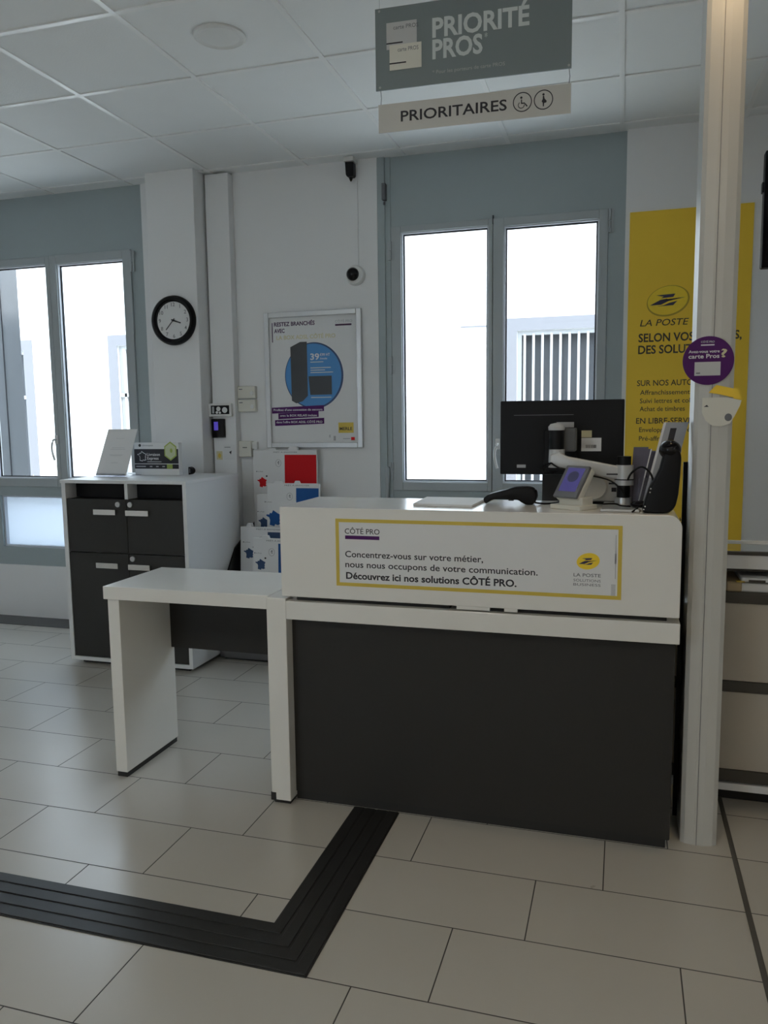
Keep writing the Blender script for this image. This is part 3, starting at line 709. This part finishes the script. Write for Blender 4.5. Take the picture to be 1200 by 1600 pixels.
pack('white box with a narrow dark blue stripe, frontmost of the packaging', -2.196, -1.90, .362, .735, 4.46, .028, math.radians(3), [(-2.14, -2.09, .018)], 'blue', -2.025, [(-2.145, .570, .036)], 'dark blue stripe', 'blued')

# ================================================================ YELLOW BANNER
bn = thing('wall_banner', 'tall yellow banner with service list on the right back wall', 'banner', (.33, 4.87, .60))
obj('panel', box(B(), (.012, 4.862, .60), (.658, 4.87, 2.607)), 'yellow', bn)
y = 4.862
el = [(.226 + p*math.cos(.2) - q*math.sin(.2), 2.110 + p*math.sin(.2) + q*math.cos(.2)) for p, q in circ(0, 0, .108, .078, 48)]
el2 = [(.226+(p-.226)*1.07+.002, 2.110+(q-2.110)*1.08-.003) for p, q in el]
obj('logo_rim', flat(el2, y), 'ochre', bn)
lo = obj('logo_oval', flat(el, y-.0007), 'logoy', bn)
bm = B()
for pl in BIRD: flat([(.226+p*.10, 2.114+q*.088) for p, q in pl], y-.0014, bm=bm)
obj('logo_bird', bm, 'logob', lo)
obj('lettering', text_bm('LA POSTE', .080, 1.972, y, .262, .052, .004, shear=.2), 'brown', bn)
obj('lettering', text_bm('SELON VOS BESOINS,', .074, 1.884, y, .545, .066, .022), 'brown', bn)
obj('lettering', text_bm('DES SOLUTIONS', .074, 1.817, y, .425, .066, .022), 'brown', bn)
for tx, x, z, w, sz, bd in (('SUR NOS AUTOMATES', .072, 1.635, .43, .046, .010), ('Affranchissement lettres', .090, 1.584, .38, .038, .006), ('Suivi lettres et colis', .090, 1.536, .295, .038, .006),
                            ('Achat de timbres', .090, 1.490, .245, .038, .006), ('EN LIBRE-SERVICE', .072, 1.419, .345, .046, .010), ('Enveloppes timbrées', .090, 1.370, .31, .038, .006),
                            ('Pré-affranchi', .090, 1.320, .19, .038, .006), ('Emballages à bulles', .086, .844, .34, .044, .01)):
    obj('lettering', text_bm(tx, x, z, y, w, sz, bd), 'brown', bn)

# ================================================================ POST AT THE RIGHT
ps = thing('post', 'tall pale square post with a rounded front right of the counter', 'post', (.277, 2.86, 0))
pts = [(.219, 2.772), (.232, 2.762), (.262, 2.756), (.292, 2.757), (.322, 2.764), (.336, 2.776), (.336, 2.955), (.226, 2.955), (.219, 2.945)]
obj('shaft', prism(B(), pts, 'Z', 0, CH-.0065), 'post', ps)
part_label(obj('seam', box(B(), (.2695, 2.7545, 0), (.2710, 2.760, CH-.0065)), 'greyink', ps), 'thin vertical seam')
part_label(obj('back_channel', box(B(), (.205, 2.955, 0), (.34, 2.968, 1.30)), 'black', ps), 'black back channel')
pu = thing('round_sticker', 'round purple sticker on the post asking about the business card', 'sticker', (.255, 2.753, 1.557))
y = 2.753
obj('disc', prism(B(), circ(.255, 1.634, .0765, .0765, 64), 'Y', y-.0015, y), 'purple', pu); y -= .0015
obj('lettering', text_bm('CÔTÉ PRO', .232, 1.690, y, .040, .0085, .015), 'lightink', pu)
obj('underline', flat(rect(.232, 1.681, .272, 1.685), y), 'paper', pu)
obj('lettering', text_bm('Avez-vous votre', .196, 1.659, y, .092, .0125, .02), 'paper', pu)
obj('lettering', text_bm('carte Pros', .196, 1.642, y, .092, .0185, .02), 'paper', pu)
obj('lettering', text_bm('?', .292, 1.644, y, .018, .036, .025), 'yellowp', pu)
obj('card_picture', flat(rect(.215, 1.587, .292, 1.630), y), 'silverp', pu)
obj('card_mark', flat(rect(.220, 1.593, .232, 1.597), y-.0007), 'greyink', pu)
wb = thing('wobbler_card', 'white rounded card with a yellow top edge stuck on the post below the sticker', 'card', (.295, 2.753, 1.425))
y = 2.753
def W2(px, pz):  # card outline measured in metres from its lower left
    return (.2415+px, 1.425+pz)
obj('card', flat([W2(*p) for p in [(0, .092), (0, .045), (.012, .018), (.032, .003), (.058, 0), (.085, .010), (.097, .032), (.112, .066), (.116, .082), (.075, .092)]], y, .0012), 'cream', wb)
obj('yellow_edge', flat([W2(*p) for p in [(.018, .108), (.040, .132), (.102, .117), (.117, .084), (.055, .101)]], y-.0012, .0012), 'yellow', wb)
obj('round_print', flat(circ(.2415+.079, 1.425+.029, .011, .012, 24), y-.0012), 'greyink', wb)
obj('small_print', flat([W2(.005, .063), W2(.02, .063), W2(.014, .069)], y-.0012), 'ink', wb)

# ================================================================ ON THE COUNTER
TZ = 1.147
t = thing('document', 'white document lying on the counter top left of the black scanner', 'document', (-.61, 2.89, TZ))
obj('sheets', prism(B(), [(-.725, 2.775), (-.505, 2.755), (-.495, 3.02), (-.735, 3.03)], 'Z', TZ+.0005, TZ+.009, .001), 'paper', t)
obj('dark_underside', prism(B(), [(-.724, 2.777), (-.506, 2.757), (-.496, 3.018), (-.734, 3.028)], 'Z', TZ, TZ+.0008), 'greyink', t)

sc = thing('barcode_scanner', 'black handheld scanner lying on the counter next to the document', 'scanner', (-.39, 2.89, TZ))
k = [(-.484, 1.170), (-.466, 1.184), (-.440, 1.192), (-.400, 1.203), (-.370, 1.212), (-.325, 1.214), (-.304, 1.208), (-.294, 1.192), (-.290, 1.176), (-.297, 1.160),
     (-.304, 1.1485), (-.330, 1.1485), (-.347, 1.158), (-.358, 1.166), (-.410, 1.167), (-.448, 1.166), (-.462, 1.157), (-.474, 1.1485), (-.482, 1.158)]
obj('body', prism(B(), k, 'Y', 2.862, 2.918, .008, 3, 12), 'black', sc, 50)
obj('scan_window', sphere(B(), (-.296, 2.89, 1.184), .012, (.5, 1.5, 1.5)), 'gloss', sc, 180)
obj('trigger', box(B(), (-.395, 2.884, 1.160), (-.375, 2.896, 1.170), .002), 'gloss', sc)
obj('cable', tube(B(), smooth_path([(-.305, 2.89, 1.156), (-.27, 2.90, 1.1505), (-.235, 2.93, 1.150), (-.205, 2.97, 1.155), (-.17, 3.0, 1.151)], 6), .0032), 'black', sc)

# customer display
cd = thing('customer_display', 'small tilted terminal with a violet screen on a white foot', 'display', (-.15, 2.83, TZ))
a, tl = math.radians(34), math.radians(37)
U = Vector((math.cos(a), -math.sin(a), 0)); V = Vector((math.sin(tl)*math.sin(a), math.sin(tl)*math.cos(a), math.cos(tl))); Nn = U.cross(V)
MT = Matrix((U, V, Nn)).transposed()
c0 = Vector((-.226, 2.788, 1.187)); Wd, Ht = .098, .129
ctr = c0+U*Wd/2+V*Ht/2
obj('bezel', obox(B(), ctr, (Wd, Ht, .012), MT, .003), 'greyink', cd)
obj('screen', obox(B(), ctr+V*.006+Nn*.0065, (Wd*.72, Ht*.74, .001), MT), 'screen', cd)
bm = B(); cyl(bm, ctr+V*.018+Nn*.0065, ctr+V*.018+Nn*.0080, .022, n=32); obj('screen_mark', bm, 'screend', cd)
obj('housing', obox(B(), ctr-Nn*.019+V*.002, (Wd*1.02, Ht*.97, .026), MT, .006), 'cream', cd)
Rz = Matrix.Rotation(-a, 3, 'Z')
obj('foot', obox(B(), (-.158, 2.790, TZ+.008), (.128, .095, .016), Rz, .003), 'cream', cd)
obj('neck', obox(B(), (-.150, 2.792, TZ+.027), (.098, .060, .030), Rz, .003), 'cream', cd)

t = thing('receipt_printer', 'white printer with a round side cover behind the violet terminal', 'printer', (-.07, 2.975, TZ))
pts = [(-.13, TZ+.008), (.02, TZ+.008), (.02, TZ+.10)] + [(.005, TZ+.115), (-.06, TZ+.122)] + circ(-.105, TZ+.062, .062, n=10, a0=math.pi*.5, a1=math.pi*1.1)
obj('body', prism(B(), pts, 'Y', 2.958, 3.04, .006, 3, 30), 'whitep', t, 40)
obj('round_cover', lathe(B(), [(.050, 0), (.050, -.012), (.044, -.018), (.038, -.014), (.010, -.016)], (-.098, 2.958, TZ+.063), 'Y', 40), 'whitep', t, 40)
obj('slot', box(B(), (-.045, 2.956, TZ+.072), (.01, 2.958, TZ+.078)), 'ink', t)
obj('port', box(B(), (-.035, 2.956, TZ+.045), (-.018, 2.958, TZ+.060)), 'ink', t)
obj('base', box(B(), (-.145, 2.953, TZ), (.03, 3.043, TZ+.008), .002), 'black', t)

# monitor and arm
mo = thing('monitor', 'black computer monitor seen from behind above the counter', 'monitor', (-.226, 3.13, 1.242))
mY = 3.10
obj('back_shell', box(B(), (-.457, mY, 1.242), (.004, mY+.028, 1.525), .004), 'black', mo)
obj('screen', box(B(), (-.447, mY+.028, 1.256), (-.006, mY+.030, 1.515)), 'gloss', mo)
obj('back_bulge', box(B(), (-.290, mY-.016, 1.280), (-.165, mY+.002, 1.415), .006), 'black', mo)
obj('top_groove', box(B(), (-.405, mY-.001, 1.469), (-.18, mY+.001, 1.471)), 'greyink', mo)
obj('label_strip', box(B(), (-.243, mY-.0015, 1.422), (-.178, mY, 1.442)), 'paleink', mo)
obj('yellow_label', box(B(), (-.150, mY-.0015, 1.384), (-.112, mY, 1.410)), 'yellowp', mo)
wl = obj('white_label', box(B(), (-.150, mY-.0015, 1.332), (-.077, mY, 1.382)), 'paper', mo)
bm = B(); x = -.133
while x < -.095: box(bm, (x, mY-.0022, 1.344), (x+.0012, mY-.0015, 1.356)); x += random.choice((.002, .003, .0035))
obj('barcode', bm, 'ink', wl)
obj('port_label', box(B(), (-.392, mY-.0015, 1.268), (-.358, mY, 1.280)), 'paleink', mo)
bm = B(); box(bm, (-.300, mY-.005, 1.262), (-.20, mY, 1.270)); obj('port_strip', bm, 'gloss', mo)

ar = thing('monitor_stand', 'silver swing-arm stand on a black pole holding the monitor', 'stand', (.0, 2.92, TZ))
aY = 2.90
obj('vesa_plate', box(B(), (-.245, 2.985, 1.335), (-.165, 3.083, 1.420), .004), 'dgrey', ar)
obj('head', cyl(B(), (-.232, aY+.065, 1.335), (-.232, aY+.065, 1.420), .027, n=28, bev=.003), 'black', ar, 40)
obj('head_cap', lathe(B(), [(.029, 0), (.030, .012), (.022, .022), (.006, .026)], (-.232, aY+.065, 1.414), 'Z', 28), 'silverp', ar, 40)
obj('joint', cyl(B(), (-.228, aY+.04, 1.280), (-.228, aY+.04, 1.345), .030, .028, 28, .004), 'silverp', ar, 40)
pts = [(-.25, 1.288), (-.247, 1.328), (-.215, 1.338), (-.19, 1.322), (.0, 1.286), (.028, 1.284), (.034, 1.262), (.02, 1.236), (-.05, 1.248), (-.20, 1.281)]
obj('arm', prism(B(), pts, 'Y', aY-.02, aY+.018, .006, 3, 20), 'silverp', ar, 40)
obj('arm_slot', box(B(), (-.052, aY-.0215, 1.258), (-.014, aY-.0195, 1.263)), 'ink', ar)
obj('elbow', cyl(B(), (.008, aY, 1.222), (.008, aY, 1.292), .032, .030, 28, .004), 'silverp', ar, 40)
obj('pole', cyl(B(), (.006, aY-.005, TZ+.012), (.006, aY-.005, 1.235), .0225, n=24), 'black', ar, 40)
obj('pole_top', cyl(B(), (.006, aY+.005, 1.292), (.006, aY+.005, 1.322), .024, n=24, bev=.003), 'black', ar, 40)
obj('collar', cyl(B(), (.006, aY-.005, TZ+.010), (.006, aY-.005, TZ+.032), .029, n=24, bev=.002), 'silver', ar, 40)
obj('base_plate', prism(B(), [(-.066, 2.705), (.058, 2.705), (.058, 2.757), (.125, 2.757), (.118, 2.938), (-.060, 2.938)], 'Z', TZ, TZ+.010, .003), 'silver', ar)
obj('cable', tube(B(), smooth_path([(-.245, aY-.022, 1.300), (-.19, aY-.026, 1.272), (-.05, aY-.026, 1.243), (0, aY-.034, 1.205), (.012, aY-.036, 1.18)], 6), .003), 'black', ar)
obj('cable_tie', cyl(B(), (.008, aY, 1.240), (.008, aY, 1.244), .0335, n=24), 'ink', ar)
bm = B()
for i in range(4): tube(bm, smooth_path([(-.25+i*.004, aY-.02, 1.30), (-.272+i*.006, aY-.025, 1.285), (-.268+i*.008, aY-.02, 1.262), (-.24+i*.006, aY-.01, 1.268)], 5), .0016, 6)
obj('cable_loop', bm, 'gloss', ar)
tag(obj('desk_screen', box(B(), (-.300, 3.16, .800), (-.04, 3.185, 1.238), .003), 'dark'), 'dark grey panel standing behind the violet terminal under the monitor', 'panel')

# brochure holder with leaflets and sheet
bh = thing('brochure_holder', 'clear acrylic brochure holder at the right end of the counter', 'holder', (.10, 2.86, TZ))
def lean_panel(bm, x0, x1, z0, z1, y0, skew, back, th):
    P = [Vector((x0, y0, z0)), Vector((x1, y0, z0)), Vector((x1+skew, y0+back, z1)), Vector((x0+skew, y0+back, z1))]
    Q = [p+Vector((0, th, 0)) for p in P]; va = [bm.verts.new(p) for p in P]; vb = [bm.verts.new(p) for p in Q]
    bm.faces.new(va); bm.faces.new(list(reversed(vb)))
    for i in range(4): bm.faces.new((va[i], vb[i], vb[(i+1) % 4], va[(i+1) % 4]))
    bmesh.ops.recalc_face_normals(bm, faces=bm.faces); return bm
bm = lean_panel(B(), .055, .155, TZ+.012, TZ+.19, 2.885, .035, .03, .003); obj('back_wall', bm, 'acrylic', bh)
bm = lean_panel(B(), .055, .155, TZ+.012, TZ+.105, 2.835, .012, .008, .003); obj('front_wall', bm, 'acrylic', bh)
bm = B(); box(bm, (.055, 2.835, TZ+.012), (.058, 2.888, TZ+.10)); box(bm, (.152, 2.835, TZ+.012), (.155, 2.888, TZ+.10)); obj('side_walls', bm, 'acrylic', bh)
obj('floor_plate', box(B(), (.055, 2.835, TZ+.010), (.155, 2.888, TZ+.014)), 'acrylic', bh)
obj('holder_edge', lean_panel(B(), .054, .058, TZ+.012, TZ+.20, 2.882, .04, .03, .004), 'paper', bh)
t = thing('info_sheet', 'tall grey sheet with a dark portrait leaning in the brochure holder', 'leaflet', (.14, 2.86, TZ))
obj('sheet', lean_panel(B(), .070, .150, TZ+.02, TZ+.292, 2.868, .064, .035, .0015), 'photo', t)
obj('portrait', lean_panel(B(), .146, .166, TZ+.225, TZ+.272, 2.8935, .010, .006, .001), 'ink', t)
obj('white_strip', lean_panel(B(), .070, .078, TZ+.02, TZ+.292, 2.867, .064, .035, .001), 'paper', t)
for i in range(4):
    x = .026+i*.012
    t = tag(obj('leaflet', lean_panel(B(), x, x+.05, TZ+.0102, TZ+.205-.006*i, 2.945-.012*i, .012, .02, .003), 'leaflet'),
            ('hindmost of the fanned purple-grey leaflets beside the arm pole', 'second fanned purple-grey leaflet from the back, by the arm pole', 'third fanned purple-grey leaflet from the back, by the arm pole', 'foremost of the fanned purple-grey leaflets, nearest the holder')[i], 'leaflet', 'fanned leaflets by the holder')
bd = thing('desk_device', 'tall glossy black device with a round head at the right end of the counter', 'device', (.14, 2.79, TZ))
k = [(.066, TZ+.002), (.066, TZ+.012), (.072, 1.185), (.085, 1.228), (.103, 1.262), (.116, 1.292), (.124, 1.330), (.130, 1.350), (.150, 1.360), (.175, 1.352), (.181, 1.33),
     (.179, 1.27), (.175, 1.21), (.168, 1.172), (.155, 1.153), (.135, TZ+.0005)]
obj('body', prism(B(), k, 'Y', 2.690, 2.748, .010, 3, 14), 'black', bd, 50)
obj('head', sphere(B(), (.147, 2.719, 1.352), .0345, (1, 1.0, .92)), 'gloss', bd, 180)
for z, x in ((1.228, .090), (1.216, .088), (1.170, .074), (1.160, .070)): obj('status_light', sphere(B(), (x, 2.689, z), .0025, u=8, v=6), 'paper', bd, 180)
obj('cable', tube(B(), smooth_path([(.012, 2.89, 1.21), (.028, 2.86, 1.262), (.062, 2.82, 1.290), (.090, 2.79, 1.272), (.103, 2.765, 1.232), (.100, 2.742, 1.20)], 7), .0036), 'black', bd)
bm = B()
tube(bm, smooth_path([(.03, 2.80, TZ+.016), (.045, 2.77, TZ+.0135), (.052, 2.73, TZ+.0135), (.035, 2.695, TZ+.004)], 6), .003)
tube(bm, smooth_path([(-.06, 2.83, TZ+.014), (-.02, 2.78, TZ+.020), (.0, 2.765, TZ+.016), (.03, 2.77, TZ+.014)], 6), .003)
tag(obj('loose_cables', bm, 'gloss'), 'loose black cables on the silver base plate', 'cable')
t = thing('black_pad', 'flat black saucer-shaped object in front of the brochure holder', 'pad', (.06, 2.798, TZ+.01))
obj('body', lathe(B(), [(.022, .010), (.030, .014), (.031, .020), (.022, .028), (.004, .030)], (.060, 2.798, TZ), 'Z', 32), 'gloss', t, 50)

# ================================================================ HANGING SIGN
hs = thing('hanging_sign', 'grey ceiling sign for priority with a pale panel hung below', 'sign', (-.443, 2.392, 2.31), rotz=math.radians(2.2))
def H(x0, z0, x1, z1, y0, y1, bev=0): return box(B(), (x0, y0, z0), (x1, y1, z1), bev)
obj('upper_panel', H(-.283, .120, .283, .348, -.002, .002), 'signgrey', hs)
lp = part_label(obj('lower_panel', H(-.276, .0, .283, .080, -.002, .002), 'signwhite', hs), 'pale lower panel')
y = -.002
obj('lettering', text_bm('PRIORITÉ', -.112, .250, y, .278, .073, .028), 'lightink', hs)
obj('lettering', text_bm('PROS', -.112, .191, y, .146, .073, .028), 'lightink', hs)
obj('lettering', text_bm('*', .040, .222, y, .008, .03), 'lightink', hs)
obj('fine_print', text_bm('* Pour les porteurs de carte PROS', -.112, .149, y, .21, .014), 'paleink', hs)
cdp = part_label(obj('card_picture', flat(rect(-.249, .231, -.158, .305), y), 'silverp', hs), 'grey card picture')
obj('lettering', text_bm('carte PROS', -.228, .285, y-.0007, .075, .016), 'greyink', cdp); obj('stripe', flat(rect(-.249, .246, -.200, .2495), y-.0007), 'ink', cdp)
cdp = part_label(obj('card_picture', flat(rect(-.240, .172, -.144, .242), y-.0014), 'cream', hs), 'pale card picture')
obj('lettering', text_bm('carte PROS', -.215, .222, y-.0021, .062, .016), 'greyink', cdp); obj('stripe', flat(rect(-.240, .189, -.190, .1925), y-.0021), 'ink', cdp)
obj('lettering', text_bm('PRIORITAIRES', -.208, .027, y, .312, .042, .014), 'ink', lp)
for k_, cx in enumerate((.148, .207)):
    cz = .044 + .0
    bm = B(); o_ = circ(cx, cz, .0268, .0268, 40); i_ = circ(cx, cz, .0242, .0242, 40)
    for i in range(40): j = (i+1) % 40; flat([o_[i], o_[j], i_[j], i_[i]], y, bm=bm)
    if k_ == 0:
        flat(circ(cx-.003, cz+.012, .0032, n=16), y, bm=bm)
        for q in ([(-.004, .007), (-.001, .007), (-.001, -.004), (-.004, -.004)], [(-.004, -.002), (.007, -.002), (.007, -.005), (-.004, -.005)], [(.005, -.004), (.008, -.004), (.015, -.012), (.012, -.014)]):
            flat([(cx+p, cz+r) for p, r in q], y, bm=bm)
        a_ = [(cx-.003+.0095*math.cos(w), cz-.008+.0095*math.sin(w)) for w in [2.2+4.2*i/16 for i in range(17)]]
        b__ = [(cx-.003+.0075*math.cos(w), cz-.008+.0075*math.sin(w)) for w in [2.2+4.2*i/16 for i in range(17)]]
        for i in range(16): flat([a_[i], a_[i+1], b__[i+1], b__[i]], y, bm=bm)
    else:
        flat(circ(cx, cz+.014, .0032, n=16), y, bm=bm)
        flat([(cx+p, cz+r) for p, r in [(-.002, .010), (.002, .010), (.003, .003), (.009, -.004), (.008, -.008), (.002, -.009), (.0015, -.018), (-.0015, -.018), (-.002, -.008), (-.005, -.004), (-.002, .002)]], y, bm=bm)
    obj('pictogram', bm, 'ink', lp)
for x in (-.270, .276):
    obj('hook_wire', tube(B(), [(x, .001, .128), (x+.003, .001, .100), (x, .001, .070)], .0009, 6), 'greyink', hs)
    part_label(obj('suspension_line', tube(B(), [(x, 0, .340), (x, 0, .7435)], .0006, 6), 'paleink', hs), 'thin suspension line')
    for z in (.128, .340): obj('eyelet', lathe(B(), [(.0035, 0), (.0035, -.0015)], (x, y, z), 'Y', 12), 'paleink', hs)

t = thing('ceiling_disc', 'round white flush cover in the ceiling tiles', 'ceiling fitting', (-1.648, 3.178, CH-.02))
obj('ring', lathe(B(), [(.108, 0), (.108, -.008), (.098, -.013), (.092, -.008)], (-1.648, 3.178, CH-.0002), 'Z', 56), 'whitep', t, 40)
obj('cover', lathe(B(), [(.092, 0), (.092, -.007), (.06, -.010), (.004, -.011)], (-1.648, 3.178, CH-.0002), 'Z', 56), 'whitep', t, 40)

# ================================================================ SHELF UNIT AT RIGHT
su = thing('counter_unit', 'beige and brown drawer unit with a glass rail at the right edge', 'cabinet', (.95, 3.3, 0))
ux0, ux1, uy, ub = .200, 1.75, 3.05, 3.40
bm = B(); box(bm, (ux0, uy+.012, .115), (ux0+.03, ub, .88)); box(bm, (ux1-.03, uy+.012, .115), (ux1, ub, .88)); box(bm, (ux0, ub-.02, .115), (ux1, ub, .88)); box(bm, (ux0, uy+.012, .115), (ux1, ub, .135))
obj('carcass', bm, 'beige', su)
part_label(obj('niche_shade_board', box(B(), (ux0+.03, uy+.06, .893), (ux1-.03, ub-.02, .905)), 'brownband', su), 'dark board added above the open niche to shade it')  # board added to keep light from above off the niche
obj('top_board', box(B(), (ux0, uy, .912), (ux1, uy+.06, .968), .002), 'lam_cab', su)
part_label(obj('top_edge', box(B(), (ux0, uy-.002, .962), (ux1, uy+.02, .974)), 'brownband', su), 'dark brown edge')
part_label(obj('glass_screen', box(B(), (ux0, uy+.005, .974), (ux1, uy+.010, 1.006)), 'glass', su), 'clear glass screen')
part_label(obj('rail', box(B(), (ux0, uy, 1.002), (ux1, uy+.016, 1.014), .002), 'whitep', su), 'white rail')
part_label(obj('shelf', box(B(), (ux0, uy, .786), (ux1, ub-.02, .825), .001), 'brownband', su), 'dark brown shelf')
obj('drawer_front', box(B(), (ux0, uy+.004, .497), (ux1, uy+.016, .784)), 'beige', su)
part_label(obj('drawer_gap', box(B(), (ux0, uy, .455), (ux1, uy+.012, .495)), 'brownband', su), 'dark brown band')
obj('drawer_front', box(B(), (ux0, uy+.004, .159), (ux1, uy+.016, .453)), 'beige', su)
part_label(obj('drawer_gap', box(B(), (ux0, uy, .113), (ux1, uy+.012, .157)), 'brownband', su), 'dark brown band')
part_label(obj('rail', box(B(), (ux0, uy-.004, .078), (ux1, uy+.02, .105), .002), 'lam_cab', su), 'white lower rail')
part_label(obj('plinth', box(B(), (ux0+.05, uy+.10, 0), (ux1-.05, ub-.03, .115)), 'rubber', su), 'black recessed plinth')
t = thing('parcel', 'kraft and white flat parcel lying on the unit shelf', 'parcel', (.54, 3.16, .825))
obj('wrap', box(B(), (.395, 3.065, .825), (.72, 3.28, .858), .006), 'paper', t)
obj('kraft_end', box(B(), (.372, 3.062, .825), (.425, 3.282, .862), .006), 'kraft', t)
t = thing('envelope', 'white padded envelope with a dark flap on top of the flat parcel', 'envelope', (.56, 3.16, .86))
obj('body', box(B(), (.420, 3.060, .863), (.74, 3.22, .878), .005), 'paper', t)
obj('flap', box(B(), (.445, 3.057, .863), (.500, 3.062, .872)), 'brownband', t)
obj('stripe', box(B(), (.405, 3.058, .862), (.432, 3.075, .866)), 'yellowf', t)

tv = thing('television', 'black television hung at the right edge of the view', 'television', (.90, 3.5, 2.03))
obj('casing', box(B(), (.505, 3.49, 2.033), (1.28, 3.54, 2.475), .006), 'tvblack', tv)
obj('screen', box(B(), (.520, 3.4885, 2.055), (1.265, 3.49, 2.460)), 'tvblack', tv)
obj('side_knob', box(B(), (.498, 3.50, 2.32), (.506, 3.53, 2.36), .003), 'black', tv)
obj('hanger', cyl(B(), (.89, 3.53, 2.47), (.89, 3.53, CH-.006), .022, n=16), 'black', tv)
obj('ceiling_plate', box(B(), (.81, 3.45, CH-.02), (.97, 3.61, CH-.0058), .003), 'black', tv)

# ================================================================ FLOOR GUIDE STRIP
gs = thing('tactile_strip', 'black ribbed rubber guide strip bent in an L on the floor tiles', 'guide strip', (-.86, 1.88, 0))
XL, XR, Yf, Yb, YE = -.945, -.768, 1.787, 1.975, 2.700
obj('base', prism(B(), [(-5.2, Yf), (XR, Yf), (XR, YE), (XL, YE), (XL, Yb), (-5.2, Yb)], 'Z', 0, .0028), 'strip', gs)
n = 4; wv = XR-XL; wh = Yb-Yf
for i in range(n):
    a, b = (i+.10)/n, (i+.90)/n
    obj('rib', prism(B(), [(-5.2, Yf+wh*a), (XR-wv*a, Yf+wh*a), (XR-wv*a, YE), (XR-wv*b, YE), (XR-wv*b, Yf+wh*b), (-5.2, Yf+wh*b)], 'Z', .0028, .0055, .0008, 1), 'strip', gs)

# ================================================================ ADDED FILL PANELS BEHIND THE VIEWER, SPOT BY THE POST
for k, (x, y) in enumerate(((-3.2, -.9), (-1.1, -.9), (1.0, -.9))):
    t = thing('fill_panel', ('left', 'middle', 'right')[k] + ' of three unseen square fill panels added behind the viewer', 'lamp', (x, y, CH-.02), 'added fill panels behind the viewer')
    bm = B()
    for a, b in (((x-.3, y-.3), (x+.3, y-.28)), ((x-.3, y+.28), (x+.3, y+.3)), ((x-.3, y-.28), (x-.28, y+.28)), ((x+.28, y-.28), (x+.3, y+.28))): box(bm, (*a, CH-.02), (*b, CH-.0062))
    obj('fill_panel_frame', bm, 'whitep', t); obj('fill_diffuser', box(B(), (x-.28, y-.28, CH-.015), (x+.28, y+.28, CH-.0064)), 'fill_glow', t)
t = thing('ceiling_spot', 'recessed warm ceiling spot in front of the post', 'lamp', (.29, 2.60, CH-.02))
obj('ring', lathe(B(), [(.052, 0), (.052, -.008), (.042, -.010)], (.29, 2.60, CH-.0062), 'Z', 32), 'whitep', t)
obj('bulb', lathe(B(), [(.040, -.002), (.038, -.0115)], (.29, 2.60, CH-.0062), 'Z', 32), 'spot', t)
ld = bpy.data.lights.new('spot_beam', 'SPOT'); ld.energy = 15; ld.color = (1, .72, .42); ld.spot_size = math.radians(75); ld.spot_blend = .8; ld.shadow_soft_size = .04
lo = bpy.data.objects.new('spot_beam', ld); COL.objects.link(lo); lo.parent = t; lo.location = (0, 0, -.004); lo.rotation_euler = (math.radians(8), 0, 0)
